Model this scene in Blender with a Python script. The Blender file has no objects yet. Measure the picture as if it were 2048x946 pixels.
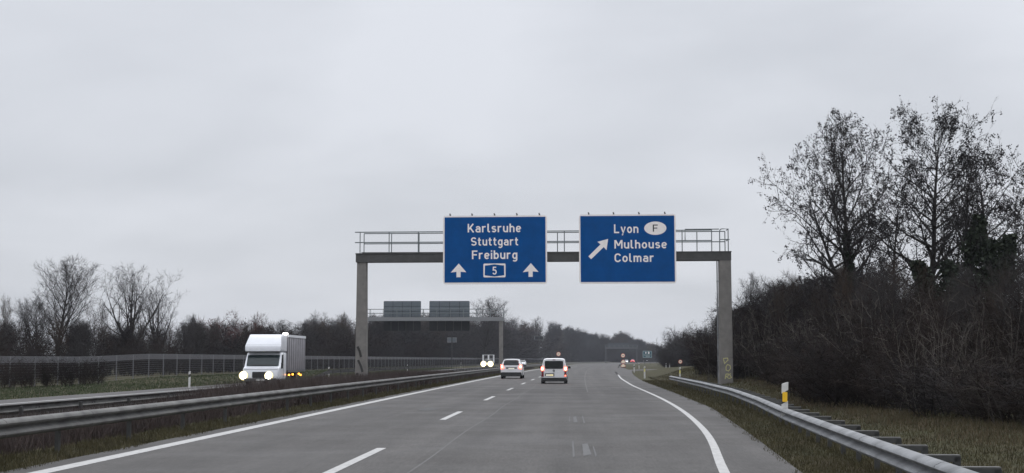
import bpy, math, random
import numpy as np
from mathutils import Vector, Matrix, Euler
PI = math.pi; R = math.radians
S = bpy.context.scene
COL = S.collection

# ------------------------------------------------------------------ camera, world, sun, exposure
F, CX, CY, CAMH = 2812.0, 1024.0, 473.0, 1.6          # focal length and centre in pixels of the 2048 px wide photograph
PITCH, YAW = 5.0, 2.25
cam_data = bpy.data.cameras.new('camera'); cam = bpy.data.objects.new('camera', cam_data); COL.objects.link(cam)
cam_data.sensor_width = 36.0; cam_data.lens = 36.0 * F / 2048.0
cam_data.clip_start = 0.1; cam_data.clip_end = 12000
cam.location = (0, 0, CAMH); cam.rotation_euler = (R(90 + PITCH), 0, R(YAW))
S.camera = cam
S.render.resolution_x, S.render.resolution_y = 1024, 473
S.view_settings.view_transform = 'Standard'; S.view_settings.look = 'None'
S.view_settings.exposure = 0.0; S.view_settings.gamma = 1.0; S.view_settings.use_curve_mapping = False
SUN_EL, SUN_ROT = 66.0, 20.0
world = bpy.data.worlds.new('World'); S.world = world; world.use_nodes = True
wn, wl = world.node_tree.nodes, world.node_tree.links; wn.clear()
def N(nodes, t, **kw):
    n = nodes.new(t)
    for k, v in kw.items(): setattr(n, k, v)
    return n
def math_node(nodes, links, op, a, b=None, c=None, clamp=False):
    n = nodes.new('ShaderNodeMath'); n.operation = op; n.use_clamp = clamp
    for i, v in enumerate((a, b, c)):
        if v is None: continue
        if isinstance(v, (int, float)): n.inputs[i].default_value = v
        else: links.new(v, n.inputs[i])
    return n.outputs[0]
def build_world():
    out = N(wn, 'ShaderNodeOutputWorld'); bg = N(wn, 'ShaderNodeBackground'); bg.inputs['Strength'].default_value = 0.1
    sky = N(wn, 'ShaderNodeTexSky'); sky.sky_type = 'NISHITA'; sky.sun_disc = False
    sky.sun_elevation = R(SUN_EL); sky.sun_rotation = R(SUN_ROT); sky.air_density = 1.0; sky.dust_density = 3.0
    tc = N(wn, 'ShaderNodeTexCoord')
    sep = N(wn, 'ShaderNodeSeparateXYZ'); wl.new(tc.outputs['Generated'], sep.inputs[0])
    z = math_node(wn, wl, 'MAXIMUM', sep.outputs[2], 0.0)
    zz = math_node(wn, wl, 'ADD', z, 0.30)
    u = math_node(wn, wl, 'DIVIDE', sep.outputs[0], zz); v = math_node(wn, wl, 'DIVIDE', sep.outputs[1], zz)
    cmb = N(wn, 'ShaderNodeCombineXYZ'); wl.new(u, cmb.inputs[0]); wl.new(v, cmb.inputs[1])
    nz = N(wn, 'ShaderNodeTexNoise'); nz.inputs['Scale'].default_value = 1.9; nz.inputs['Detail'].default_value = 5.0
    nz.inputs['Roughness'].default_value = 0.45; nz.inputs['Distortion'].default_value = 0.25
    mp = N(wn, 'ShaderNodeMapping'); mp.inputs['Location'].default_value = (3.1, 1.7, 0); mp.inputs['Scale'].default_value = (0.75, 1.0, 1)
    wl.new(cmb.outputs[0], mp.inputs[0]); wl.new(mp.outputs[0], nz.inputs['Vector'])
    ramp = N(wn, 'ShaderNodeValToRGB'); wl.new(nz.outputs['Fac'], ramp.inputs[0])
    ramp.color_ramp.elements[0].position = 0.34; ramp.color_ramp.elements[0].color = (5.9, 6.16, 6.66, 1)
    ramp.color_ramp.elements[1].position = 0.62; ramp.color_ramp.elements[1].color = (7.25, 7.5, 8.05, 1)
    # a cloud deck is brighter overhead than at the horizon
    up = N(wn, 'ShaderNodeMapRange'); up.interpolation_type = 'SMOOTHSTEP'; wl.new(z, up.inputs[0])
    up.inputs[1].default_value = 0.22; up.inputs[2].default_value = 1.0; up.inputs[3].default_value = 1.0; up.inputs[4].default_value = 3.0
    hor = N(wn, 'ShaderNodeMapRange'); wl.new(z, hor.inputs[0])
    hor.inputs[1].default_value = 0.0; hor.inputs[2].default_value = 0.22; hor.inputs[3].default_value = 0.97; hor.inputs[4].default_value = 1.06
    k = math_node(wn, wl, 'MULTIPLY', up.outputs[0], hor.outputs[0])
    mul = N(wn, 'ShaderNodeVectorMath', operation='SCALE'); wl.new(ramp.outputs[0], mul.inputs[0]); wl.new(k, mul.inputs['Scale'])
    mix = N(wn, 'ShaderNodeMix', data_type='RGBA'); mix.inputs[0].default_value = 0.94
    wl.new(sky.outputs[0], mix.inputs[6]); wl.new(mul.outputs[0], mix.inputs[7])
    wl.new(mix.outputs[2], bg.inputs['Color']); wl.new(bg.outputs[0], out.inputs['Surface'])
build_world()
sun_data = bpy.data.lights.new('sun', 'SUN'); sun_data.energy = 0.7; sun_data.angle = R(40); sun_data.color = (1.0, 0.97, 0.93)
sun = bpy.data.objects.new('sun', sun_data); COL.objects.link(sun)
sun.rotation_euler = Euler((R(90 - SUN_EL), 0, R(180 - SUN_ROT)), 'XYZ')

# pixel of the photograph -> point in the world
_M = cam.rotation_euler.to_matrix()
RIGHT, UP, FWD = _M @ Vector((1, 0, 0)), _M @ Vector((0, 1, 0)), _M @ Vector((0, 0, -1))
def at(px, py, Y):
    v = RIGHT * ((px - CX) / F) + UP * ((CY - py) / F) + FWD
    return Vector((0, 0, CAMH)) + v * (Y / v.y)
def sh(Y):                                             # the motorway bends gently to the right
    return 5e-5 * Y * Y + (2.0e-4 * (Y - 450) ** 2 if Y > 450 else 0.0)
def lerp_tab(tab, y):
    if y <= tab[0][0]: return tab[0][1]
    for (a, va), (b, vb) in zip(tab, tab[1:]):
        if y <= b: return va + (vb - va) * (y - a) / (b - a)
    return tab[-1][1]
def smooth(t):
    t = max(0.0, min(1.0, t)); return t * t * (3 - 2 * t)
EDGE_R = [(-40, 2.75), (12, 2.9), (19.8, 3.29), (30.6, 3.93), (47, 4.78), (70, 5.2), (92, 5.45), (115, 5.85), (155, 7.1), (196, 8.9), (225, 9.6), (281, 11.0),
          (330, 12.4), (400, 14.2), (500, 19.5), (650, 36), (800, 62), (1000, 116), (1300, 235)]
LINE_R = [(-40, 1.7), (12, 1.75), (19.8, 2.14), (24.9, 2.6), (28.3, 2.88), (33.6, 3.17), (37.6, 3.36), (46, 3.65), (55.6, 3.84), (65, 3.92), (88, 4.0), (119, 4.5), (150, 5.35), (180, 6.1)]
RAIL_R = [(2, 3.35), (9, 3.5), (12.5, 3.62), (16.4, 3.82), (21.5, 4.08), (29.3, 4.5), (38, 5.1), (49.3, 5.72), (65, 6.1), (88, 6.4)]
def edge_r(y): return lerp_tab(EDGE_R, y)
def gz(X, Y):                                          # height of the ground
    l = X - sh(Y)
    z = -0.03
    if l < -23: z += 0.25 * smooth((-23 - l) / 8.0) * smooth((Y - 92) / 18.0)
    r = X - edge_r(Y)
    if Y < 210 and r > 1.2:
        z += (0.25 + 0.65 * smooth((Y - 70) / 30.0) * smooth((200 - Y) / 50)) * smooth((r - 1.2) / 4.0)
    elif r > 3: z += 0.15 * smooth((r - 3) / 6.0)
    return z

# ------------------------------------------------------------------ materials
MATS = {}
def principled(name, col, rough=0.6, metal=0.0, vary=0.0, scale=8.0, bump=0.0, bscale=40.0, coat=0.0, emis=None, estr=0.0, spec=0.5, stretch=None, rand=0.0, trans=0.0):
    if name in MATS: return MATS[name]
    m = bpy.data.materials.new(name); m.use_nodes = True; nt = m.node_tree; b = nt.nodes['Principled BSDF']
    b.inputs['Roughness'].default_value = rough; b.inputs['Metallic'].default_value = metal
    b.inputs['Specular IOR Level'].default_value = spec
    if coat: b.inputs['Coat Weight'].default_value = coat; b.inputs['Coat Roughness'].default_value = 0.08
    if trans: b.inputs['Transmission Weight'].default_value = trans
    c4 = (*col, 1)
    b.inputs['Base Color'].default_value = c4
    tc = None
    if vary or bump:
        tc = nt.nodes.new('ShaderNodeTexCoord'); vec = tc.outputs['Object']
        if stretch:
            mp = nt.nodes.new('ShaderNodeMapping'); mp.inputs['Scale'].default_value = stretch; nt.links.new(vec, mp.inputs[0]); vec = mp.outputs[0]
    src = None
    if vary:
        nz = nt.nodes.new('ShaderNodeTexNoise'); nz.inputs['Scale'].default_value = scale; nz.inputs['Detail'].default_value = 6; nz.inputs['Roughness'].default_value = 0.65
        nt.links.new(vec, nz.inputs['Vector'])
        rp = nt.nodes.new('ShaderNodeValToRGB'); nt.links.new(nz.outputs['Fac'], rp.inputs[0])
        rp.color_ramp.elements[0].position = 0.3; rp.color_ramp.elements[1].position = 0.7
        rp.color_ramp.elements[0].color = (*[max(0, c * (1 - vary)) for c in col], 1); rp.color_ramp.elements[1].color = (*[min(1, c * (1 + vary)) for c in col], 1)
        src = rp.outputs[0]
    if rand:
        oi = nt.nodes.new('ShaderNodeObjectInfo'); hs = nt.nodes.new('ShaderNodeHueSaturation')
        mr = nt.nodes.new('ShaderNodeMapRange'); nt.links.new(oi.outputs['Random'], mr.inputs[0]); mr.inputs[3].default_value = 1 - rand; mr.inputs[4].default_value = 1 + rand
        nt.links.new(mr.outputs[0], hs.inputs['Value']); hs.inputs['Color'].default_value = c4
        if src: nt.links.new(src, hs.inputs['Color'])
        src = hs.outputs[0]
    if src: nt.links.new(src, b.inputs['Base Color'])
    if bump:
        nb = nt.nodes.new('ShaderNodeTexNoise'); nb.inputs['Scale'].default_value = bscale; nb.inputs['Detail'].default_value = 4; nt.links.new(vec, nb.inputs['Vector'])
        bp = nt.nodes.new('ShaderNodeBump'); bp.inputs['Strength'].default_value = bump; bp.inputs['Distance'].default_value = 0.02
        nt.links.new(nb.outputs['Fac'], bp.inputs['Height']); nt.links.new(bp.outputs[0], b.inputs['Normal'])
    if emis:
        b.inputs['Emission Color'].default_value = (*emis, 1); b.inputs['Emission Strength'].default_value = estr
    MATS[name] = m; return m
P = principled
def asphalt_mat(name, base, wear=True):
    m = bpy.data.materials.new(name); m.use_nodes = True; nt = m.node_tree; n, l = nt.nodes, nt.links; b = n['Principled BSDF']
    tc = n.new('ShaderNodeTexCoord'); pos = tc.outputs['Object']
    def noise(scale, detail, rough=0.6, st=(1, 1, 1)):
        mp = n.new('ShaderNodeMapping'); mp.inputs['Scale'].default_value = st; l.new(pos, mp.inputs[0])
        z = n.new('ShaderNodeTexNoise'); z.inputs['Scale'].default_value = scale; z.inputs['Detail'].default_value = detail; z.inputs['Roughness'].default_value = rough
        l.new(mp.outputs[0], z.inputs['Vector']); return z.outputs['Fac']
    def mr(v, a, bb, c, d):
        q = n.new('ShaderNodeMapRange'); l.new(v, q.inputs[0])
        for i, x in enumerate((a, bb, c, d)): q.inputs[i + 1].default_value = x
        return q.outputs[0]
    grain = mr(noise(22, 4, 0.8, (1, 0.10, 1)), 0.3, 0.7, 0.72, 1.28)
    stone = mr(noise(90, 2, 0.6), 0.3, 0.7, 0.85, 1.15)
    patch = mr(noise(0.5, 3, 0.5, (1, 0.06, 1)), 0.3, 0.7, 0.92, 1.08)
    streak = mr(noise(1.0, 4, 0.6, (1.5, 0.02, 1)), 0.3, 0.7, 0.86, 1.13)
    mott = mr(noise(2.2, 4, 0.7, (1, 0.12, 1)), 0.3, 0.7, 0.86, 1.14)
    k = math_node(n, l, 'MULTIPLY', grain, patch); k = math_node(n, l, 'MULTIPLY', k, mott); k = math_node(n, l, 'MULTIPLY', k, streak); k = math_node(n, l, 'MULTIPLY', k, stone)
    if wear:                                           # wheel tracks of two lanes are polished a little lighter, the oil line between darker
        sp = n.new('ShaderNodeSeparateXYZ'); l.new(pos, sp.inputs[0])
        s2 = math_node(n, l, 'MULTIPLY', math_node(n, l, 'MULTIPLY', sp.outputs[1], sp.outputs[1]), 5e-5)
        lat = math_node(n, l, 'ADD', math_node(n, l, 'SUBTRACT', sp.outputs[0], s2), 7.5)
        w = math_node(n, l, 'SINE', math_node(n, l, 'MULTIPLY', lat, 2 * PI / 2.05))
        w = math_node(n, l, 'MULTIPLY_ADD', w, 0.075, 1.0)
        k = math_node(n, l, 'MULTIPLY', k, w)
    sc = n.new('ShaderNodeVectorMath'); sc.operation = 'SCALE'; sc.inputs[0].default_value = base; l.new(k, sc.inputs['Scale'])
    l.new(sc.outputs[0], b.inputs['Base Color'])
    l.new(mr(noise(0.3, 3), 0.3, 0.7, 0.62, 0.8), b.inputs['Roughness']); b.inputs['Specular IOR Level'].default_value = 0.22
    bp = n.new('ShaderNodeBump'); bp.inputs['Strength'].default_value = 0.35; bp.inputs['Distance'].default_value = 0.01
    l.new(noise(60, 3), bp.inputs['Height']); l.new(bp.outputs[0], b.inputs['Normal'])
    MATS[name] = m; return m
def ground_mat(name):
    m = bpy.data.materials.new(name); m.use_nodes = True; nt = m.node_tree; n, l = nt.nodes, nt.links; b = n['Principled BSDF']
    tc = n.new('ShaderNodeTexCoord'); pos = tc.outputs['Object']
    def noise(scale, detail):
        z = n.new('ShaderNodeTexNoise'); z.inputs['Scale'].default_value = scale; z.inputs['Detail'].default_value = detail; z.inputs['Roughness'].default_value = 0.65
        l.new(pos, z.inputs['Vector']); return z.outputs['Fac']
    r1 = n.new('ShaderNodeValToRGB'); l.new(noise(0.35, 6), r1.inputs[0])
    e = r1.color_ramp.elements; e[0].position = 0.35; e[0].color = (0.060, 0.046, 0.028, 1); e[1].position = 0.62; e[1].color = (0.052, 0.055, 0.029, 1)
    r2 = n.new('ShaderNodeValToRGB'); l.new(noise(9, 6), r2.inputs[0])
    e = r2.color_ramp.elements; e[0].position = 0.3; e[0].color = (0.45, 0.45, 0.45, 1); e[1].position = 0.7; e[1].color = (1.35, 1.35, 1.35, 1)
    mx = n.new('ShaderNodeMix'); mx.data_type = 'RGBA'; mx.blend_type = 'MULTIPLY'; mx.inputs[0].default_value = 1
    l.new(r1.outputs[0], mx.inputs[6]); l.new(r2.outputs[0], mx.inputs[7]); l.new(mx.outputs[2], b.inputs['Base Color'])
    b.inputs['Roughness'].default_value = 0.95; b.inputs['Specular IOR Level'].default_value = 0.1
    bp = n.new('ShaderNodeBump'); bp.inputs['Strength'].default_value = 0.8; bp.inputs['Distance'].default_value = 0.05
    l.new(noise(14, 5), bp.inputs['Height']); l.new(bp.outputs[0], b.inputs['Normal'])
    MATS[name] = m; return m
M_ASPH = asphalt_mat('worn asphalt', (0.061, 0.0572, 0.0543))
M_ASPH2 = asphalt_mat('opposite asphalt', (0.064, 0.0605, 0.0585), False)
M_GROUND = ground_mat('verge grass and soil')
M_PAINT = P('road paint', (0.36, 0.355, 0.345), 0.7, vary=0.25, scale=7, bump=0.3, bscale=60)
M_GALV = P('galvanised steel', (0.185, 0.189, 0.194), 0.65, 0.15, vary=0.42, scale=1.6, bump=0.1)
M_GALVD = P('weathered steel and gusset shade', (0.05, 0.05, 0.048), 0.7, 0.3, vary=0.35, scale=4)
M_GALVL = P('dirty galvanised steel', (0.108, 0.106, 0.101), 0.75, 0.1, vary=0.5, scale=1.4)
M_CONC = P('gantry concrete', (0.172, 0.161, 0.148), 0.85, vary=0.2, scale=2.2, bump=0.25, bscale=25)
M_BEAM = P('gantry beam paint', (0.060, 0.059, 0.057), 0.7, vary=0.25, scale=2.5)
M_RAILG = P('gantry railing steel', (0.16, 0.18, 0.185), 0.5, 0.4, vary=0.15, scale=5)
M_BLUE = P('sign blue', (0.002, 0.067, 0.235), 0.55, vary=0.13, scale=1.2, spec=0.06)
M_SIGNW = P('sign white', (0.86, 0.80, 0.76), 0.5, vary=0.06, scale=6)
M_SIGNB = P('sign black', (0.02, 0.02, 0.02), 0.5)
M_SIGNBACK = P('sign back dark', (0.008, 0.009, 0.010), 0.6, 0.2, vary=0.2)
M_PANELG = P('grey sign back panel', (0.115, 0.135, 0.15), 0.6, 0.2, vary=0.15, scale=2)
M_WHITE = P('white car paint', (0.72, 0.72, 0.73), 0.35, coat=0.5, vary=0.05, scale=2)
M_TWHITE = P('white truck paint', (0.66, 0.67, 0.70), 0.4, coat=0.3, vary=0.05, scale=2)
M_RED = P('red car paint', (0.55, 0.03, 0.06), 0.35, coat=0.5)
M_GLASS = P('car glass', (0.008, 0.010, 0.011), 0.12, spec=0.28)
M_GLASSF = P('windscreen glass', (0.016, 0.026, 0.028), 0.12, spec=0.35)
M_PLASTIC = P('black plastic', (0.018, 0.018, 0.018), 0.6, vary=0.2, scale=6)
M_TYRE = P('tyre rubber', (0.014, 0.014, 0.014), 0.85)
M_RIM = P('wheel rim', (0.22, 0.22, 0.23), 0.45, 0.8)
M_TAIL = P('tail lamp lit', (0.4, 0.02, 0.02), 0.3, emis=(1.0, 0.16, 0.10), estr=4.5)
M_TAILHOT = P('tail lamp bulb', (0.8, 0.3, 0.2), 0.3, emis=(1.0, 0.72, 0.55), estr=7)
M_TAILD = P('tail lamp unlit', (0.16, 0.012, 0.016), 0.2, spec=0.6)
M_HEAD = P('headlamp lit', (0.9, 0.9, 0.85), 0.3, emis=(1.0, 0.97, 0.80), estr=28)
M_HEADGLARE = P('headlamp glare ring', (0.9, 0.85, 0.6), 0.4, emis=(1.0, 0.80, 0.34), estr=1.05)  # glowing ring that imitates the glare halo around a headlamp
M_HEADW = P('warm headlamp lit', (0.9, 0.85, 0.6), 0.3, emis=(1.0, 0.86, 0.52), estr=30)
M_HEADWHITE = P('daytime lamp lit', (0.9, 0.9, 0.9), 0.3, emis=(1.0, 0.99, 0.95), estr=6)
M_AMBER = P('amber marker lit', (0.8, 0.3, 0.02), 0.3, emis=(1.0, 0.38, 0.04), estr=5)
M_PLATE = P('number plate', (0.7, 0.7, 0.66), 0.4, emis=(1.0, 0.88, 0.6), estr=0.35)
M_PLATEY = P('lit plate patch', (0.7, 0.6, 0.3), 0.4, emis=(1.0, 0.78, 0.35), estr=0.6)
M_CURT = P('grey truck curtain', (0.23, 0.22, 0.235), 0.6, vary=0.25, scale=1.6)
M_DELW = P('delineator white', (0.58, 0.57, 0.55), 0.6, vary=0.08)
M_YEL = P('yellow reflector', (0.85, 0.50, 0.02), 0.35, vary=0.1)
M_YELP = P('pale yellow reflector', (0.75, 0.68, 0.22), 0.4)
M_RSIGN = P('sign red', (0.55, 0.10, 0.06), 0.5)
M_CREAM = P('sign cream', (0.88, 0.76, 0.60), 0.5)
M_TEAL = P('exit sign teal', (0.015, 0.075, 0.10), 0.5)
M_GRAF = P('yellow graffiti', (0.50, 0.47, 0.22), 0.8)
M_GRAFD = P('dark graffiti', (0.035, 0.033, 0.032), 0.8)
M_BARK = P('bark', (0.034, 0.030, 0.027), 0.95, vary=0.3, scale=4, rand=0.2, spec=0.1)
M_TWIG = P('twigs', (0.026, 0.023, 0.0225), 0.95, rand=0.3, spec=0.1)
M_TWIGG = P('grey twigs', (0.044, 0.040, 0.039), 0.95, rand=0.3, spec=0.1)
M_TWIGB = P('brown twigs', (0.044, 0.032, 0.024), 0.95, rand=0.35, spec=0.1)
M_TWIGK = P('dark brown twigs', (0.026, 0.0205, 0.018), 0.95, rand=0.4, spec=0.05)
M_TWIGR = P('reddish twigs', (0.060, 0.026, 0.024), 0.95, rand=0.2, spec=0.1)
M_IVY = P('ivy leaves', (0.022, 0.030, 0.017), 0.8, rand=0.2, spec=0.2)
M_DRY = P('dry stems', (0.060, 0.047, 0.043), 0.95, vary=0.3, scale=0.7, spec=0.1)
M_GRASSB = P('olive grass blades', (0.062, 0.055, 0.030), 0.95, vary=0.45, scale=0.9, spec=0.1)
M_GRASS = P('grass blades', (0.048, 0.061, 0.031), 0.95, vary=0.4, scale=0.8, spec=0.1)
M_WIRE = P('fence wire', (0.20, 0.20, 0.215), 0.6, 0.3)
M_SEAM = P('tar seam', (0.085, 0.083, 0.08), 0.8, vary=0.25, scale=5)
M_STAIN = P('dark road stain', (0.032, 0.031, 0.030), 0.7, vary=0.3, scale=3)
M_SCUFF = P('pale scuff', (0.080, 0.080, 0.080), 0.8, vary=0.4, scale=9)

# ------------------------------------------------------------------ mesh helpers
class MB:
    def __init__(s): s.v, s.f = [], []
    def add(s, vs, fs):
        o = len(s.v); s.v.extend([tuple(p) for p in vs]); s.f.extend([tuple(i + o for i in f) for f in fs]); return s
    def box(s, x0, x1, y0, y1, z0, z1):
        return s.add([(x0, y0, z0), (x1, y0, z0), (x1, y1, z0), (x0, y1, z0), (x0, y0, z1), (x1, y0, z1), (x1, y1, z1), (x0, y1, z1)],
                     [(0, 3, 2, 1), (4, 5, 6, 7), (0, 1, 5, 4), (1, 2, 6, 5), (2, 3, 7, 6), (3, 0, 4, 7)])
    def rbox(s, x0, x1, y0, y1, z0, z1, r=0.05, n=3, axis='y'):   # box with rounded edges along one axis
        if axis == 'y': a0, a1, b0, b1, c0, c1 = x0, x1, z0, z1, y0, y1
        elif axis == 'z': a0, a1, b0, b1, c0, c1 = x0, x1, y0, y1, z0, z1
        else: a0, a1, b0, b1, c0, c1 = y0, y1, z0, z1, x0, x1
        pts = rrect(a0, a1, b0, b1, r, n)
        def mk(a, b, c): return (a, c, b) if axis == 'y' else ((a, b, c) if axis == 'z' else (c, a, b))
        k = len(pts); vs = [mk(a, b, c0) for a, b in pts] + [mk(a, b, c1) for a, b in pts]
        fs = [tuple(range(k)), tuple(range(2 * k - 1, k - 1, -1))] + [(i, i + k, (i + 1) % k + k, (i + 1) % k) for i in range(k)]
        return s.add(vs, fs)
    def prism(s, pts, y0, y1):                         # outline in x,z pushed along y
        k = len(pts); vs = [(a, y0, b) for a, b in pts] + [(a, y1, b) for a, b in pts]
        return s.add(vs, [tuple(range(k)), tuple(range(2 * k - 1, k - 1, -1))] + [(i, i + k, (i + 1) % k + k, (i + 1) % k) for i in range(k)])
    def tube(s, pts, rad, n=6, cap=True):
        pts = [Vector(p) for p in pts]; rad = rad if hasattr(rad, '__len__') else [rad] * len(pts)
        vs = []; a = None
        for i, p in enumerate(pts):
            d = (pts[min(i + 1, len(pts) - 1)] - pts[max(i - 1, 0)]).normalized()
            if a is None: a = d.orthogonal().normalized()
            a = (a - d * a.dot(d)); a = a.normalized() if a.length > 1e-6 else d.orthogonal().normalized()
            b = d.cross(a)
            for k in range(n):
                t = 2 * PI * k / n; vs.append(p + (a * math.cos(t) + b * math.sin(t)) * rad[i])
        fs = [(i * n + k, i * n + (k + 1) % n, (i + 1) * n + (k + 1) % n, (i + 1) * n + k) for i in range(len(pts) - 1) for k in range(n)]
        if cap: fs += [tuple(range(n - 1, -1, -1)), tuple(range((len(pts) - 1) * n, len(pts) * n))]
        return s.add(vs, fs)
    def lathe(s, prof, n=20, axis='x', c=(0, 0, 0)):    # prof: (radius, along axis)
        vs = []
        for r, h in prof:
            for k in range(n):
                t = 2 * PI * k / n; u, w = r * math.cos(t), r * math.sin(t)
                p = (h, u, w) if axis == 'x' else ((u, h, w) if axis == 'y' else (u, w, h))
                vs.append((p[0] + c[0], p[1] + c[1], p[2] + c[2]))
        fs = [(i * n + k, i * n + (k + 1) % n, (i + 1) * n + (k + 1) % n, (i + 1) * n + k) for i in range(len(prof) - 1) for k in range(n)]
        fs += [tuple(range(n - 1, -1, -1)), tuple(range((len(prof) - 1) * n, len(prof) * n))]
        return s.add(vs, fs)
    def sweep(s, path, prof, closed=True):             # closed profile (side, up) along a path on the ground
        k = len(prof); vs = []
        path = [Vector(p) for p in path]
        for i, p in enumerate(path):
            d = path[min(i + 1, len(path) - 1)] - path[max(i - 1, 0)]; d.z = 0; d.normalize(); rgt = Vector((d.y, -d.x, 0))
            for a, b in prof: vs.append(p + rgt * a + Vector((0, 0, b)))
        fs = [(i * k + j, i * k + (j + 1) % k, (i + 1) * k + (j + 1) % k, (i + 1) * k + j) for i in range(len(path) - 1) for j in range(k)]
        fs += [tuple(range(k - 1, -1, -1)), tuple(range((len(path) - 1) * k, len(path) * k))]
        return s.add(vs, fs)
    def mesh(s, name, m, smooth_angle=None):
        me = bpy.data.meshes.new(name); me.from_pydata(s.v, [], s.f); me.materials.append(m); me.update()
        if smooth_angle: shade(me, smooth_angle)
        return me
    def build(s, name, m, parent=None, smooth_angle=None, loc=None):
        return link(name, s.mesh(name, m, smooth_angle), parent, loc)
def shade(me, ang):
    me.polygons.foreach_set('use_smooth', [True] * len(me.polygons)); me.set_sharp_from_angle(angle=R(ang))
def link(name, data, parent=None, loc=None):
    o = bpy.data.objects.new(name, data); COL.objects.link(o)
    if parent: o.parent = parent
    if loc is not None: o.location = loc
    return o
def rrect(x0, x1, y0, y1, r, n=4):
    out = []
    for cx, cy, a in ((x1 - r, y0 + r, -90), (x1 - r, y1 - r, 0), (x0 + r, y1 - r, 90), (x0 + r, y0 + r, 180)):
        for i in range(n + 1):
            t = R(a + 90 * i / n); out.append((cx + r * math.cos(t), cy + r * math.sin(t)))
    return out
def tag(o, label=None, cat=None, group=None, kind=None):
    if label: o['label'] = label
    if cat: o['category'] = cat
    if group: o['group'] = group
    if kind: o['kind'] = kind
    return o
def thing(name, loc, label, cat, group=None, rz=0.0):
    o = bpy.data.objects.new(name, None); COL.objects.link(o); o.location = loc; o.rotation_euler = (0, 0, rz); o.empty_display_size = 0.2
    return tag(o, label, cat, group)
def dup(root, loc, rz=0.0, sc=None, label=None, group=None):
    r = root.copy(); COL.objects.link(r); r.location = loc; r.rotation_euler = (0, 0, rz)
    if sc is not None: r.scale = sc
    if label: r['label'] = label
    if group: r['group'] = group
    for ch in root.children:
        c = ch.copy(); COL.objects.link(c); c.parent = r
        for g in ch.children:
            d = g.copy(); COL.objects.link(d); d.parent = c
    return r
rng = random.Random(11)
def ys(a, b, near=2.0, growth=1.06):
    out = [a]; st = near
    while out[-1] + st < b: out.append(out[-1] + st); st = max(near, st * (growth if out[-1] > 60 else 1.0))
    out.append(b); return out

# ------------------------------------------------------------------ ground and roads
def build_ground():
    Ys = [-60, -40] + ys(-30, 320, 3.0, 1.0) + [340, 370, 400, 450, 500, 560, 620, 700, 800, 900, 1000, 1150, 1300, 1600, 2000, 2600, 3500, 5000, 7500]
    Ls = [-6000, -3000, -1500, -700, -350, -180, -110, -75, -55, -45, -38, -34, -32, -30, -28, -26, -24, -22.5, -16, -12.5, -10, -8, -4, 0, 2.5, 3.5, 4.5, 5.5, 6.5, 7.5, 8.5, 10, 11.5, 13, 15, 18, 22, 28, 36, 50, 75, 120, 200, 400, 800, 1800, 3500, 6000]
    g = MB(); vs = []
    for y in Ys:
        s0 = sh(min(y, 1300))
        for L in Ls:
            x = L + s0 * (1 if abs(L) < 200 else 0.3)
            vs.append((x, y, gz(x, y) if y < 1200 else -0.1))
    k = len(Ls)
    g.add(vs, [(i * k + j, i * k + j + 1, (i + 1) * k + j + 1, (i + 1) * k + j) for i in range(len(Ys) - 1) for j in range(k - 1)])
    tag(g.build('ground', M_GROUND, smooth_angle=60), kind='structure', label='dull winter grass and brown soil beside the motorway', cat='ground')
build_ground()
RY = ys(-30, 1250, 3.0, 1.03)
def strip(y_list, fa, fb, z):
    m = MB(); vs = []
    for y in y_list: vs += [(fa(y), y, z), (fb(y), y, z)]
    return m.add(vs, [(2 * i, 2 * i + 1, 2 * i + 3, 2 * i + 2) for i in range(len(y_list) - 1)])
road = strip(RY, lambda y: sh(y) - 8.1, edge_r, 0.0).build('road', M_ASPH)
tag(road, 'worn grey asphalt carriageway running under the sign gantry', 'road', kind='structure')
opp = strip(RY, lambda y: sh(y) - 22.6, lambda y: sh(y) - 13.3, 0.0).build('opposite_road', M_ASPH2)
tag(opp, 'oncoming carriageway beyond the double guard rail', 'road', kind='structure')
# exit slip road that leaves to the right behind the gore
EX = [(150, 4.8, 7.0), (175, 5.5, 7.9), (196, 6.3, 8.8), (206, 7.2, 10.6), (213, 8.2, 14.2), (219, 9.6, 20), (224, 12, 28), (229, 17, 38), (233, 26, 50), (237, 40, 70), (240, 60, 90)]
ex = MB(); vs = []
for y, a, b in EX:
    vs += [(a, y + (b - a) * 0.42 * (1 if y > 200 else 0), 0.004), (b, y, 0.004)]
ex.add(vs, [(2 * i, 2 * i + 1, 2 * i + 3, 2 * i + 2) for i in range(len(EX) - 1)])
tag(ex.build('exit_road', M_ASPH2), 'narrow slip road curving away to the right past the grass island', 'road', kind='structure')
# the gore island of grass between carriageway and slip road
# painted markings
def ribbon(name, y0, y1, fx, w, parent, m=M_PAINT, z=0.004, step=2.0):
    yl = [y0]
    while yl[-1] + step < y1: yl.append(yl[-1] + step)
    yl.append(y1)
    return strip(yl, lambda y: fx(y) - w / 2, lambda y: fx(y) + w / 2, z).build(name, m, parent)
ribbon('edge_line', -20, 620, lambda y: sh(y) - 7.5, 0.30, road, step=4)
rl = MB(); pts = []
for i in range(0, 101):
    y = -20 + 200 * i / 100
    # smooth the table a little so the painted curve has no corners
    x = sum(lerp_tab(LINE_R, y + d) for d in (-4, -2, 0, 2, 4)) / 5.0
    pts.append((x, y))
vs = []
for i, (x, y) in enumerate(pts):
    a, b = pts[max(i - 1, 0)], pts[min(i + 1, len(pts) - 1)]
    d = Vector((b[0] - a[0], b[1] - a[1])).normalized(); nrm = Vector((d.y, -d.x))
    w = 0.075 if y < 120 else 0.07
    vs += [(x - nrm.x * w, y - nrm.y * w, 0.004), (x + nrm.x * w, y + nrm.y * w, 0.004)]
rl.add(vs, [(2 * i, 2 * i + 1, 2 * i + 3, 2 * i + 2) for i in range(len(pts) - 1)]).build('edge_line', M_PAINT, road)
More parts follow.
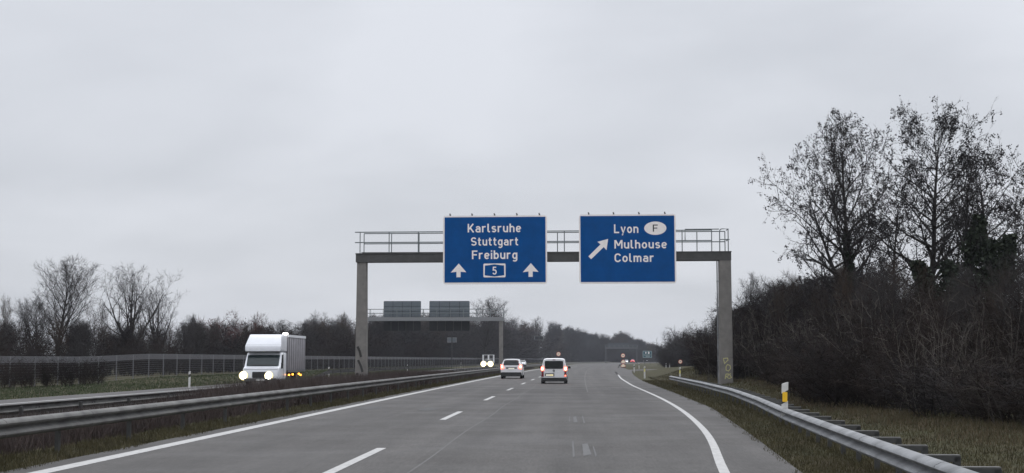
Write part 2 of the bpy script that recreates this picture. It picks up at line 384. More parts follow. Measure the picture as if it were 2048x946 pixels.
for k in range(-2, 18):
    y0 = 19.6 + 18 * k
    ribbon('lane_dash', y0, y0 + 6.0, lambda y: sh(y) - 3.4, 0.17, road, step=3)
ribbon('tar_seam', -10, 120, lambda y: sh(y) - 2.3 + 0.03 * math.sin(y * 0.35), 0.035, road, M_SEAM, 0.003)
ribbon('tar_seam', 70, 300, lambda y: sh(y) + 0.75, 0.06, road, M_SEAM, 0.003)
def blotch(name, cx, cy, rx, ry, m, z=0.005, seed=0):
    r = random.Random(seed); k = 18
    ph = [r.uniform(0.7, 1.1) for _ in range(k)]
    MB().add([(cx + rx * ph[i] * math.cos(2 * PI * i / k), cy + ry * ph[i] * math.sin(2 * PI * i / k), z) for i in range(k)], [tuple(range(k))]).build(name, m, road)
blotch('road_stain', -6.6, 46.5, 0.42, 1.6, M_STAIN, seed=1); blotch('road_stain', -4.5, 45.5, 0.32, 1.4, M_STAIN, seed=2)
for i, (x, y, w, L) in enumerate(((0.10, 23.2, 0.018, 5.0), (0.33, 23.6, 0.07, 3.6), (0.20, 36, 0.05, 4.0), (0.42, 35.5, 0.02, 5.0), (0.47, 23.4, 0.015, 3.0), (0.05, 36.4, 0.015, 3.5))):
    MB().add([(x - w, y, 0.005), (x + w, y + 0.4, 0.005), (x + w * 0.7, y + L, 0.005), (x - w * 0.8, y + L * 0.9, 0.005)], [(0, 1, 2, 3)]).build('scuff_mark', M_SCUFF, road)
ribbon('edge_line', -20, 600, lambda y: sh(y) - 20.4, 0.2, opp, step=4)
ribbon('edge_line', -20, 600, lambda y: sh(y) - 13.7, 0.15, opp, step=4)
for k in range(0, 22):
    ribbon('lane_dash', 15 + 18 * k, 21 + 18 * k, lambda y: sh(y) - 17.1, 0.15, opp, step=3)

# ------------------------------------------------------------------ guard rails
W = [(0.0, 0.0), (0.035, 0.008), (0.090, 0.040), (0.102, 0.070), (0.090, 0.100), (0.015, 0.138), (0.004, 0.155), (0.015, 0.172), (0.095, 0.205), (0.112, 0.238), (0.100, 0.268), (0.040, 0.302), (0.0, 0.31)]
WPROF = [(-a, b) for a, b in W] + [(-a + 0.006, b) for a, b in reversed(W)]   # bulges to the left side of the walking direction
def guard_rail(loc_label, path, flip, top, post_step, post_max, arms=False, m=M_GALV, hs=1.0):
    root = thing('guard_rail', (path[0][0], path[0][1], 0), loc_label, 'guard rail')
    o = Vector((path[0][0], path[0][1], 0)); sgn = -1 if flip else 1
    b = MB(); prof = [(a * sgn, z * hs + top - 0.31 * hs) for a, z in WPROF]
    b.sweep([Vector(p) - o for p in path], prof)
    lap = [((a - 0.004) * sgn, z * hs * 1.02 + top - 0.313 * hs) for a, z in WPROF]; run = 0.0; nl_ = 0
    for p, q in zip(path, path[1:]):                   # bolted overlaps between the rail lengths
        p, q = Vector(p), Vector(q); run += (q - p).length
        if run > 3.9 and nl_ < 40 and (q - p).length > 0.5:
            run = 0.0; nl_ += 1; d = (q - p).normalized(); c = p + (q - p) * 0.5; b.sweep([c - d * 0.16 - o, c + d * 0.16 - o], lap)
            side = Vector((d.y, -d.x, 0)) * sgn
            for dz in (0.10, 0.21):
                for dd in (-0.10, 0.10): h = c + d * dd - o + side * (-0.05) + Vector((0, 0, top - 0.31 * hs + dz * hs)); b.box(h.x - 0.014, h.x + 0.014, h.y - 0.014, h.y + 0.014, h.z - 0.014, h.z + 0.014)
    b.build('beam', m, root, 40)
    # posts at even steps along the path
    acc, nxt, n = 0.0, 0.6, 0
    for p, q in zip(path, path[1:]):
        p, q = Vector(p), Vector(q); L = (q - p).length
        while nxt <= acc + L and n < post_max:
            c = p + (q - p) * ((nxt - acc) / L); d = (q - p).normalized(); side = Vector((d.y, -d.x, 0)) * sgn
            z0 = p.z - 0.15 if False else -0.2
            pm = MB(); off = 0.46 if arms else 0.09
            pm.box(-0.035, 0.035, -0.05, 0.05, z0, c.z + top - (0.06 if arms else 0.04))
            po = pm.build('post', M_GALVD, root, loc=(c - o) + side * off - Vector((0, 0, c.z))); po.rotation_euler.z = math.atan2(-d.x, d.y)
            if arms and n < 60:                        # spacer arm from the beam back to the post
                am = MB(); w = 0.05; e = off + 0.03
                am.add([(0.02, -w, 0), (e, -w, 0), (e, w, 0), (0.02, w, 0), (0.02, -w, -0.012), (e, -w, -0.012), (e, w, -0.012), (0.02, w, -0.012)],
                       [(0, 1, 2, 3), (7, 6, 5, 4), (0, 4, 5, 1), (1, 5, 6, 2), (2, 6, 7, 3), (3, 7, 4, 0)])
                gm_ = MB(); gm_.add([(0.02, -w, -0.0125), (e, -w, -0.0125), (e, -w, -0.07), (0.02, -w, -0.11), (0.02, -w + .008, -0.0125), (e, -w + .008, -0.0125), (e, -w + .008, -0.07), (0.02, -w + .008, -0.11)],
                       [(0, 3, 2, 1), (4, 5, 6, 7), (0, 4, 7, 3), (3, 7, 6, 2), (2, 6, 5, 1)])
                ao = am.build('spacer_arm', M_GALVL, root, loc=(c - o) + Vector((0, 0, top - 0.035)))
                ao.rotation_euler.z = math.atan2(-d.x, d.y) + (PI if flip else 0)
                gm_.build('gusset', M_GALVD, ao)  # dark steel here stands in for the shade under the arm
            nxt += post_step; n += 1
        acc += L
    return root
left_path = [(sh(y) - 8.9, y, 0) for y in ys(-12, 640, 4.0, 1.03)]
guard_rail('galvanised corrugated guard rail along the left edge of our carriageway', left_path, True, 0.67, 4.0, 70, m=M_GALVL)
path2 = [(sh(y) - 12.9, y, 0) for y in ys(-12, 640, 4.0, 1.03)]
guard_rail('guard rail on the far side of the planted median, facing the oncoming lanes', path2, False, 0.55, 4.0, 60, m=M_GALVL)
right_path = [(lerp_tab(RAIL_R, y), y, 0) for y in [88, 84, 80, 75, 70, 65, 60, 55, 50, 46, 42, 38, 35, 32, 29, 26.5, 24, 22, 20, 18, 16.4, 15, 13.5, 12, 10.5, 9, 7, 4, 2]]
guard_rail('galvanised guard rail with spacer arms curving along the right verge', right_path, False if False else True, 0.60, 1.75, 60, arms=True, hs=0.84)
path3 = [(sh(y) - 21.3, y, 0.0 if y > 122 else -0.5 * (122 - y) / 8) for y in [114, 118, 122] + ys(126, 420, 4.0, 1.03)]
guard_rail('guard rail with sloping end on the outer verge of the oncoming carriageway', path3, False, 0.72, 4.0, 40, m=M_GALVD)

# ------------------------------------------------------------------ lettering (drawn as strokes of even width)
def arc(cx, cy, rx, ry, a0, a1, n=10):
    return [(cx + rx * math.cos(R(a0 + (a1 - a0) * i / n)), cy + ry * math.sin(R(a0 + (a1 - a0) * i / n))) for i in range(n + 1)]
GL = {
 'K': (4.8, [[(.5, 0), (.5, 7)], [(4.2, 7), (.95, 2.6)], [(1.9, 3.7), (4.5, 0)]]),
 'S': (4.6, [arc(2.3, 4.95, 1.75, 1.55, 25, 270, 16) + arc(2.3, 1.95, 1.85, 1.45, 90, -155, 16)[1:]]),
 'F': (4.1, [[(.5, 0), (.5, 7)], [(1, 6.5), (4.1, 6.5)], [(1, 3.5), (3.7, 3.5)]]),
 'L': (4.1, [[(.5, 7), (.5, .5), (4.0, .5)]]),
 'M': (5.9, [[(.5, 0), (.5, 7)], [(.7, 6.9), (2.95, 2.3)], [(2.95, 2.3), (5.2, 6.9)], [(5.4, 0), (5.4, 7)]]),
 'C': (4.7, [arc(2.4, 4.6, 1.9, 1.9, 15, 180, 10) + arc(2.4, 2.4, 1.9, 1.9, 180, 345, 10)]),
 'a': (3.9, [arc(1.95, 3.3, 1.4, 1.3, 155, 0) + [(3.35, 0)], [(3.0, 2.85), (1.8, 2.85)] + arc(1.7, 1.68, 1.2, 1.18, 90, 270)[1:] + [(3.0, .5)]]),
 'r': (3.0, [[(.5, 0), (.5, 5.1)], arc(2.1, 3.2, 1.6, 1.4, 180, 65)]),
 'l': (2.1, [[(.5, 7), (.5, 1.6)] + arc(1.5, 1.5, 1, 1, 180, 270, 6) + [(2.0, .5)]]),
 's': (3.5, [arc(1.75, 3.62, 1.25, .98, 25, 270, 14) + arc(1.75, 1.57, 1.3, 1.07, 90, -155, 14)[1:]]),
 'u': (3.8, [[(.5, 5.1), (.5, 1.9)] + arc(1.9, 1.9, 1.4, 1.4, 180, 350, 10), [(3.3, 0), (3.3, 5.1)]]),
 'h': (3.8, [[(.5, 0), (.5, 7)], arc(1.9, 3.2, 1.4, 1.4, 175, 0) + [(3.3, 0)]]),
 'n': (3.8, [[(.5, 0), (.5, 5.1)], arc(1.9, 3.2, 1.4, 1.4, 175, 0) + [(3.3, 0)]]),
 'e': (3.8, [[(.7, 2.55), (3.3, 2.55)], [(3.3, 2.8)] + arc(1.9, 3.1, 1.4, 1.5, 0, 180) + arc(1.9, 2.0, 1.4, 1.5, 180, 325)]),
 't': (2.8, [[(1.1, 6.6), (1.1, 1.6)] + arc(2.1, 1.5, 1, 1, 180, 270, 6) + [(2.7, .5)], [(0, 4.6), (2.6, 4.6)]]),
 'g': (3.8, [arc(1.9, 2.55, 1.4, 2.05, 8, 352, 20), [(3.3, 5.1), (3.3, -.5)] + arc(1.9, -.5, 1.4, 1.15, 0, -150, 8)]),
 'b': (3.8, [[(.5, 0), (.5, 7)], arc(1.9, 2.55, 1.4, 2.05, 172, -172, 20)]),
 'i': (1.0, [[(.5, 0), (.5, 5.1)], [(.5, 6.0), (.5, 7)]]),
 'y': (3.9, [[(.4, 5.1), (1.9, .6)], [(3.5, 5.1), (1.7, -.7)] + arc(.9, -.6, .8, .85, 0, -90, 4)]),
 'o': (3.9, [arc(1.95, 2.55, 1.45, 2.05, 0, 360, 22)]),
 'm': (5.9, [[(.5, 0), (.5, 5.1)], arc(1.7, 3.4, 1.2, 1.2, 175, 0) + [(2.9, 0)], arc(4.1, 3.4, 1.2, 1.2, 175, 0) + [(5.3, 0)]]),
 '5': (4.2, [[(3.6, 6.5), (1.0, 6.5), (.8, 3.5)], arc(2.0, 2.3, 1.6, 1.8, 130, -155, 14)]),
}
def stroke(mb, pts, w, fn, closed=False):
    P2 = [Vector(p) for p in pts]; n = len(P2); vs = []
    for i, p in enumerate(P2):
        a = P2[(i - 1) % n] if (closed or i > 0) else None; b = P2[(i + 1) % n] if (closed or i < n - 1) else None
        d1 = (p - a).normalized() if a is not None and (p - a).length > 1e-9 else None
        d2 = (b - p).normalized() if b is not None and (b - p).length > 1e-9 else None
        d1 = d1 or d2; d2 = d2 or d1
        n1, n2 = Vector((-d1.y, d1.x)), Vector((-d2.y, d2.x)); m = n1 + n2
        m = m.normalized() if m.length > 1e-6 else n1
        k = 1.0 / max(0.5, m.dot(n1)); m = m * (w / 2 * k)
        vs += [fn(p + m), fn(p - m)]
    mb.add(vs, [(2 * i, 2 * i + 1, 2 * i + 3, 2 * i + 2) for i in range(n - 1)])
def word(mb, text, x0, x1, zb, cap, y, w=1.0):
    total = sum(GL[c][0] for c in text) + 1.15 * (len(text) - 1); sx = (x1 - x0) / total; sz = cap / 7.0; cx = 0.0; dz = 0
    for c in text:
        adv, sts = GL[c]
        for st in sts:
            dz = (dz + 1) % 4; yy = y - 0.0015 * dz
            stroke(mb, st, w, lambda p, cx=cx, yy=yy: (x0 + (p.x + cx) * sx, yy, zb + p.y * sz))
        cx += adv + 1.15

# ------------------------------------------------------------------ gantry over our carriageway
GY = 80.0
SLOPE = math.tan(R(0.16))
def gantry_z(x, z): return z + (x + 1.5) * SLOPE
def build_gantry():
    cl, cr = at(722, 640, GY).x, at(1452, 640, GY).x
    zt, zb = at(1100, 504.3, GY).z, at(1100, 522.3, GY).z
    xl, xr = at(711.5, 512, GY).x, at(1462.5, 512, GY).x
    root = thing('sign_gantry', (0, GY, 0), 'grey road sign gantry with walkway railing spanning our carriageway', 'gantry')
    for c, w0, w1, zz in ((cl, 0.335, 0.275, gantry_z(cl, zb)), (cr, 0.37, 0.335, gantry_z(cr, zb))):
        m = MB(); k = rrect(-1, 1, -1, 1, 0.12, 3)
        vs = [(c + a * w0, 0.35 + b * w0, -0.4) for a, b in k] + [(c + a * w1, 0.35 + b * w1, zz) for a, b in k]; n = len(k)
        m.add(vs, [tuple(range(n - 1, -1, -1)), tuple(range(n, 2 * n))] + [(i, (i + 1) % n, (i + 1) % n + n, i + n) for i in range(n)])
        po = m.build('post', M_CONC, root, 35)
        if c == cr:                                    # painted scrawl: three outlined letters
            g = MB(); yf = 0.35 - w0 - 0.004
            sc_ = 35.15
            def gp(px, py, d=0):
                v = at(px, py, GY); return (v.x, v.z)
            for j, pts in enumerate(([(1446, 717), (1455, 716), (1456, 720), (1449, 727), (1447, 718)],
                        [(1452, 733), (1455, 729), (1460, 731), (1461, 737), (1457, 742), (1452, 740), (1452, 733)],
                        [(1450, 758), (1452, 748), (1457, 748), (1456, 752), (1452, 753), (1458, 757), (1463, 755), (1459, 749), (1461, 747)])):
                stroke(g, [gp(*p) for p in pts], 0.042, lambda p, j=j: (p.x, yf - 0.002 * j, p.y))
            g.build('graffiti', M_GRAF, po)
        else:
            g = MB(); yf = 0.35 - w0 - 0.004
            for j, pts in enumerate(([(715, 693), (719, 702), (722, 714)], [(716, 720), (722, 733), (725, 744)], [(712, 748), (717, 748)])):
                stroke(g, [(at(px, py, GY).x, at(px, py, GY).z) for px, py in pts], 0.13, lambda p, j=j: (p.x, yf - 0.002 * j, p.y))
            g.build('graffiti', M_GRAFD, po)
    # cross beam: box girder with end plates and lower flange
    m = MB()
    def bx(x0, x1, y0, y1, a, b):
        m.add([(x0, y0, gantry_z(x0, a)), (x1, y0, gantry_z(x1, a)), (x1, y1, gantry_z(x1, a)), (x0, y1, gantry_z(x0, a)),
               (x0, y0, gantry_z(x0, b)), (x1, y0, gantry_z(x1, b)), (x1, y1, gantry_z(x1, b)), (x0, y1, gantry_z(x0, b))],
              [(0, 3, 2, 1), (4, 5, 6, 7), (0, 1, 5, 4), (1, 2, 6, 5), (2, 3, 7, 6), (3, 0, 4, 7)])
    bx(xl, xr, 0.0, 0.75, zb, zt - 0.05)
    bx(xl - 0.02, xr + 0.02, -0.03, 0.78, zt - 0.048, zt)
    for px in (771, 826, 878, 1384, 1430):             # welded stiffeners
        x = at(px, 512, GY).x; bx(x - 0.03, x + 0.03, -0.012, -0.001, zb + 0.01, zt - 0.06)
    m.build('cross_beam', M_BEAM, root)
    mu = MB(); xx = np.linspace(xl + 0.4, xr - 0.4, 12)
    # railings: front and back lines, two bars each, posts at steps
    zr2, zr1 = at(1100, 462.2, GY).z, at(1100, 483.0, GY).z
    for y, dx, ends in ((-0.05, 0.0, (xl + 0.25, xr - 1.1)), (0.85, 0.12, (xl + 0.35, xr - 0.25))):
        rm = MB()
        for z in (zr1, zr2):
            rm.tube([(ends[0] - (0.3 if y < 0 else 0), y, gantry_z(ends[0], z)), (ends[1], y, gantry_z(ends[1], z))], 0.032, 6)
        k = int((ends[1] - ends[0]) / 1.55)
        for i in range(k + 1):
            x = ends[0] + (ends[1] - ends[0]) * i / k
            rm.tube([(x, y, gantry_z(x, zt)), (x, y, gantry_z(x, zr2))], 0.028, 6)
        rm.build('railing', M_RAILG, root, 40)
    # end gate at the right: hooped rail returning over the beam end
    rm = MB(); x0, x1 = at(1439, 470, GY).x, at(1456, 470, GY).x
    zz2, zz1 = gantry_z(x1, zr2) + 0.06, gantry_z(x1, zr1) + 0.05; z0 = gantry_z(x1, zt)
    rm.tube([(x0, -0.05, z0), (x0, -0.05, zz2 - 0.12), (x0 + 0.04, -0.05, zz2 - 0.03), (x0 + 0.12, -0.05, zz2), (x1, -0.05, zz2), (x1, -0.05, z0)], 0.03, 6)
    rm.tube([(x0, -0.05, zz1), (x1 + 0.08, -0.05, zz1)], 0.03, 6)
    rm.tube([(x1, -0.05, zz2), (x1, 0.85, zz2)], 0.03, 6)
    rm.tube([(x1, -0.05, zz1), (x1, 0.85, zz1)], 0.03, 6)
    rm.build('end_hoop', M_RAILG, root, 40)
    rm = MB(); x = at(1370, 470, GY).x
    rm.tube([(x, -0.05, gantry_z(x, zr1)), (x, -0.05, gantry_z(x, zr2) + 0.05), (at(1438, 470, GY).x, -0.05, gantry_z(xr, zr2) + 0.05)], 0.032, 6)
    rm.build('raised_rail', M_RAILG, root, 40)
    pm = MB(); x = cr - 0.46; pm.tube([(x, 0.1, 0.0), (x, 0.1, gantry_z(x, zb))], 0.035, 8)
    for z in (1.5, 3, 4.5, 6): pm.box(x - 0.05, x + 0.14, 0.05, 0.15, z, z + 0.05)
    pm.build('cable_pipe', M_GALV, root, 40)
    gm = MB()
    gm.box(xl + 0.3, xr - 0.3, 0.06, 0.70, zt + 0.01, zt + 0.03)
    gm.build('walkway_grating', M_GALVD, root)
build_gantry()

SY = 79.55                                             # front face of the big signs
def big_sign(px0, px1, py0, py1, label, draw, hooks, hook_y):
    c = at((px0 + px1) / 2, (py0 + py1) / 2, SY)
    k = (at(px1, (py0 + py1) / 2, SY).x - at(px0, (py0 + py1) / 2, SY).x) / (px1 - px0)
    kz = (at((px0 + px1) / 2, py0, SY).z - at((px0 + px1) / 2, py1, SY).z) / (py1 - py0)
    root = thing('direction_sign', (c.x, SY, c.z), label, 'road sign'); root.rotation_euler = (0, -R(0.16), 0)
    pcx, pcy = (px0 + px1) / 2, (py0 + py1) / 2
    def q(px, py): return ((px - pcx) * k, (pcy - py) * kz)
    x0, z0 = q(px0, py1); x1, z1 = q(px1, py0)
    m = MB(); m.prism(rrect(x0, x1, z0, z1, 0.16, 5), 0.0, 0.09); m.build('border', M_SIGNW, root, 30)
    b = 0.085; m = MB(); m.prism(rrect(x0 + b, x1 - b, z0 + b * 1.15, z1 - b, 0.03, 3), -0.006, -0.0005); m.build('panel', M_BLUE, root)
    m = MB()
    for px in hooks:                                   # uprights that carry the panel, ends showing above it
        x, z = q(px, hook_y); m.box(x - 0.04, x + 0.04, 0.10, 0.20, z0 + 0.1, z1 + 0.09); m.add([(x - 0.07, 0.10, z1 + 0.09), (x + 0.02, 0.10, z1 + 0.09), (x + 0.02, 0.16, z1 + 0.15), (x - 0.05, 0.16, z1 + 0.15)], [(0, 1, 2, 3)])
    m.build('mounting_rail', M_GALVD, root)
    draw(root, q, k)
    return root
def put_word(root, q, text, pxa, pxb, base, cap):
    m = MB(); xa, zb = q(pxa, base); xb, _ = q(pxb, base); _, zt = q(pxa, base - cap)
    word(m, text, xa, xb, zb, zt - zb, -0.010, 1.12); m.build('lettering', M_SIGNW, root)
def flat(root, name, pts, m, y0, y1=-0.0065): MB().prism(pts, y0, y1).build(name, m, root)
def draw1(root, q, k):
    put_word(root, q, 'Karlsruhe', 935.5, 1042, 464.5, 17.2)
    put_word(root, q, 'Stuttgart', 942, 1036.5, 491, 16.6)
    put_word(root, q, 'Freiburg', 944, 1034.5, 518, 17.2)
    for ax in (917, 1061):                             # straight-on arrows
        flat(root, 'arrow', [q(ax + a, b) for a, b in ((-4.2, 554), (4.2, 554), (4.2, 543.2), (15.6, 544), (0.4, 526.6), (-15.6, 544.6), (-4.2, 543.2))], M_SIGNW, -0.011)
    fr = MB()                                          # motorway number frame
    out = [q(a, b) for a, b in rrect(966.8, 1011, 527, 554.6, 2.2, 3)]
    fr.prism(out, -0.010, -0.0065); sh_ = fr.build('route_shield', M_SIGNW, root)
    inn = [q(a, b) for a, b in ((969.8, 531), (976, 530.4), (989, 528.6), (1002, 530.4), (1008, 531), (1008.4, 550.5), (1002, 551.4), (989, 553), (976, 551.4), (969.4, 550.5))]
    MB().prism(inn[::-1], -0.013, -0.0102).build('shield_field', M_BLUE, sh_)
    m = MB(); xa, zb = q(984.6, 549); xb, _ = q(993.6, 549); _, zt = q(0, 533.4)
    word(m, '5', xa, xb, zb, zt - zb, -0.016, 1.1); m.build('lettering', M_SIGNW, sh_)
def draw2(root, q, k):
    put_word(root, q, 'Lyon', 1228.5, 1277, 466, 17.5)
    put_word(root, q, 'Mulhouse', 1229, 1333.5, 497, 17)
    put_word(root, q, 'Colmar', 1229, 1307.5, 524, 17.2)
    el = MB(); el.prism([q(1311 + 22.2 * math.cos(t), 456.7 - 13.4 * math.sin(t)) for t in np.linspace(0, 2 * PI, 33)[:-1]], -0.010, -0.0065)
    e = el.build('country_oval', M_SIGNW, root)
    m = MB(); xa, zb = q(1306, 463.6); xb, _ = q(1316, 463.6); _, zt = q(0, 449.4)
    word(m, 'F', xa, xb, zb, zt - zb, -0.013, 0.95); m.build('lettering', M_SIGNB, e)
    flat(root, 'arrow', [q(a, b) for a, b in ((1182, 518), (1176.6, 512.3), (1201, 488.4), (1194.8, 483.2), (1216.4, 477.6), (1213, 500), (1207.4, 494))], M_SIGNW, -0.011)
big_sign(886, 1094, 431, 568, 'wide blue motorway sign reading Karlsruhe Stuttgart Freiburg with two arrows', draw1, (900, 944, 989, 1034, 1079), 431)
big_sign(1158, 1352, 428.5, 567, 'blue motorway sign reading Lyon Mulhouse Colmar with slanting arrow', draw2, (1178, 1228, 1279, 1331), 428)

# ------------------------------------------------------------------ gantries seen from behind, farther on
def back_gantry(Y, pxl, pxr, py_bt, py_bb, py_rail, signs, label, sign_labels, mp=None, mb=None, mg=None):
    xl, xr = at(pxl, py_bt, Y).x, at(pxr, py_bt, Y).x; zt, zb = at(1000, py_bt, Y).z, at(1000, py_bb, Y).z; zr = at(1000, py_rail, Y).z
    root = thing('sign_gantry', (0, Y, 0), label, 'gantry')
    for x in (xl + 0.35, xr - 0.45):
        MB().rbox(x - 0.28, x + 0.28, 0.1, 0.66, -0.3, zb, 0.05, 2, 'z').build('post', mp or M_CONC, root, 35)
    MB().box(xl, xr, 0.0, 0.75, zb, zt).build('cross_beam', mb or P('back beam grey', (0.21, 0.215, 0.22), 0.7, vary=0.15), root)
    for y in (-0.05, 0.85):
        rm = MB()
        for z in ((zt + zr) / 2, zr): rm.tube([(xl + 0.05, y, z), (xr - 0.05, y, z)], 0.035, 5)
        n = int((xr - xl) / 1.9)
        for i in range(n + 1):
            x = xl + 0.08 + (xr - xl - 0.16) * i / n; rm.tube([(x, y, zt), (x, y, zr)], 0.035, 5)
        rm.build('railing', M_RAILG, root)
    for (a, b, c, d), lb in zip(signs, sign_labels):
        x0, x1 = at(a, c, Y).x, at(b, c, Y).x; z1, z0 = at(1000, c, Y).z, at(1000, d, Y).z
        s = thing('direction_sign', ((x0 + x1) / 2, Y + 1.2, z0), lb, 'road sign'); h = (x1 - x0) / 2
        MB().prism(rrect(-h, h, 0, z1 - z0, 0.12, 3), 0.15, 0.22).build('panel', M_SIGNBACK, s)
        g = MB(); zz = zt - z0 + 0.05                 # upper half closed with grey sheet fields
        n = 4
        for i in range(n):
            for j in range(3):
                w = 2 * h / n; hh = (z1 - z0 - zz) / 3
                g.box(-h + i * w + 0.03, -h + (i + 1) * w - 0.03, 0.10, 0.149, zz + j * hh + 0.03, zz + (j + 1) * hh - 0.03)
        g.build('grey_sheet', mg or M_PANELG, s)
        f = MB()
        for i in range(1, 5): x = -h + 2 * h * (i / 5 + 0.0); f.box(x - 0.045, x + 0.045, 0.04, 0.14, 0.02, zz)
        f.box(-h, h, 0.09, 0.145, -0.05, 0.0)
        f.build('upright', M_GALVD, s)
back_gantry(204, 712, 1008, 634, 641.5, 618, ((765, 840, 601, 661), (857, 938, 601, 661)), 'grey gantry over the oncoming lanes, seen from behind in the middle distance',
            ('narrower grey back of a sign on the middle gantry, near the tall concrete post', 'wider grey back of a sign on the middle gantry, near its visible post'))
back_gantry(650, 1210, 1275.5, 694.5, 697.5, 690, ((1216, 1258, 685.5, 699.5),), 'faint distant gantry over the road bend', ('long dark back of the sign on the farthest gantry',), P('rusty dark steel', (0.055, 0.056, 0.058), 0.8), P('dull beam grey', (0.085, 0.087, 0.09), 0.8), P('dull sign sheet', (0.05, 0.054, 0.058), 0.8))

# ------------------------------------------------------------------ delineator posts
def delineator(px, Y, label, h=1.0, refl='none', z=None, tilt=0.0, X=None):
    x = at(px, 730, Y).x if X is None else X
    z0 = gz(x, Y) if z is None else z
    root = thing('delineator_post', (x, Y, z0), label, 'delineator post', 'white delineator posts along the road'); root.rotation_euler = (0, tilt, 0)
    w, d = 0.06, 0.05
    b = MB()
    k = [(-w, -d), (w, -d), (w * 0.4, d), (-w * 0.4, d)]
    def seg(m, za, zb, sl0, sl1, s=1.0):
        vs = [(a * s, c * s, za + a * sl0) for a, c in k] + [(a * s, c * s, zb + a * sl1) for a, c in k]
        m.add(vs, [(3, 2, 1, 0), (4, 5, 6, 7)] + [(i, (i + 1) % 4, (i + 1) % 4 + 4, i + 4) for i in range(4)])
    seg(b, -0.1, h * 0.66, 0, 0.5); seg(b, h * 0.84, h, 0.5, 0.5)
    b.build('shaft', M_DELW, root)
    m = MB(); seg(m, h * 0.66, h * 0.84, 0.5, 0.5, 0.985); m.build('black_band', M_SIGNB, root)
    if refl == 'yellow': MB().prism(rrect(-0.045, 0.045, h * 0.655, h * 0.845, 0.01, 2), -d - 0.012, -d - 0.001).build('reflector', M_YEL, root)
    if refl == 'pale': MB().prism(rrect(-0.05, 0.05, h * 0.55, h * 0.8, 0.01, 2), -d - 0.012, -d - 0.001).build('reflector', M_YELP, root)
    return root
def rail_delineator():                                 # short post clamped on top of the rail
    Y = 29.6; c = at(1569, 790, Y); root = thing('delineator_post', (c.x - 0.01, Y, 0.5), 'white delineator with bright yellow reflector clamped behind the right guard rail', 'delineator post', 'white delineator posts along the road'); root.rotation_euler = (0, 0.03, 0)
    z = lambda py: at(1569, py, Y).z - 0.5
    def seg(name, za, zb, sa, sb, m, w=0.068, par=None):
        k = [(-w, -0.04), (w, -0.04), (w * 0.5, 0.05), (-w * 0.5, 0.05)]
        vs = [(a, b, za + a * sa) for a, b in k] + [(a, b, zb + a * sb) for a, b in k]
        return MB().add(vs, [(3, 2, 1, 0), (4, 5, 6, 7)] + [(i, (i + 1) % 4, (i + 1) % 4 + 4, i + 4) for i in range(4)]).build(name, m, par or root)
    seg('shaft', -0.1, z(805), 0, 0.6, M_DELW); seg('black_band', z(805) + 0.001, z(783.5), 0.6, 0.6, M_SIGNB, 0.066); seg('head', z(783.5) + 0.001, z(766), 0.6, 0.35, M_DELW)
    MB().prism(rrect(-0.05, 0.05, z(803.5), z(784), 0.012, 2), -0.056, -0.042).build('reflector', M_YEL, root)
rail_delineator()
delineator(1359.5, 105, 'delineator with pale yellow reflector just beyond the start of the right guard rail', 1.0, 'pale', z=0.02)
delineator(1289, 123, 'delineator with yellow reflector near the tip of the right verge', 1.0, 'pale', z=0)
delineator(1268.3, 180, 'thin white delineator at the corner where the slip road turns off', 1.0)
delineator(1278, 250, 'small delineator on the grass island between slip road and motorway', 0.95)
delineator(1332, 257, 'left of two small delineators before the dark thicket beyond the slip road', 0.9, z=0.0)
delineator(1339.3, 268, 'right of two small delineators before the dark thicket beyond the slip road', 0.8, z=0.0)
delineator(380, 80, 'white delineator on the far verge in front of the delivery truck', 0.95)
delineator(658, 127, 'delineator above the sloping rail end, just past the delivery truck', 0.95)
delineator(815, 189, 'delineator on the far verge below the middle gantry signs', 0.95)
delineator(922, 284, 'delineator on the far verge near the oncoming pickup with bright headlamps', 0.95)

# ------------------------------------------------------------------ signs on posts
def round_sign(px, py, Y, dia, label, post_z=None, rect=False):
    c = at(px, py, Y); g = gz(c.x, Y)
    root = thing('round_sign', (c.x, Y, g), label, 'road sign', 'round red ringed road signs'); h = c.z - g
    MB().tube([(0, 0.06, -0.2), (0, 0.06, h + dia * 0.4)], 0.04, 8).build('pole', M_GALVD, root, 40)
    MB().lathe([(dia / 2, 0.0), (dia / 2, 0.02)], 28, 'y', (0, 0, h)).build('rim', M_RSIGN, root, 40)
    MB().lathe([(dia * 0.40, -0.006), (dia * 0.40, -0.001)], 28, 'y', (0, 0, h)).build('face', M_CREAM, root, 40)
    m = MB(); m.prism(rrect(-dia * 0.17, dia * 0.0, h - dia * 0.1, h + dia * 0.1, dia * 0.03, 2), -0.012, -0.007); m.prism(rrect(dia * 0.05, dia * 0.2, h - dia * 0.08, h + dia * 0.09, dia * 0.03, 2), -0.012, -0.007)
    m.build('symbol', P('sign symbol', (0.25, 0.10, 0.07), 0.5), root)
round_sign(1117, 708, 370, 1.15, 'round red ringed sign in the median above the white van')
round_sign(1246, 711, 283, 0.86, 'round red ringed sign above the chevron marker at the gore')
round_sign(1360.7, 723.4, 175, 0.5, 'small round sign beyond the start of the right guard rail')
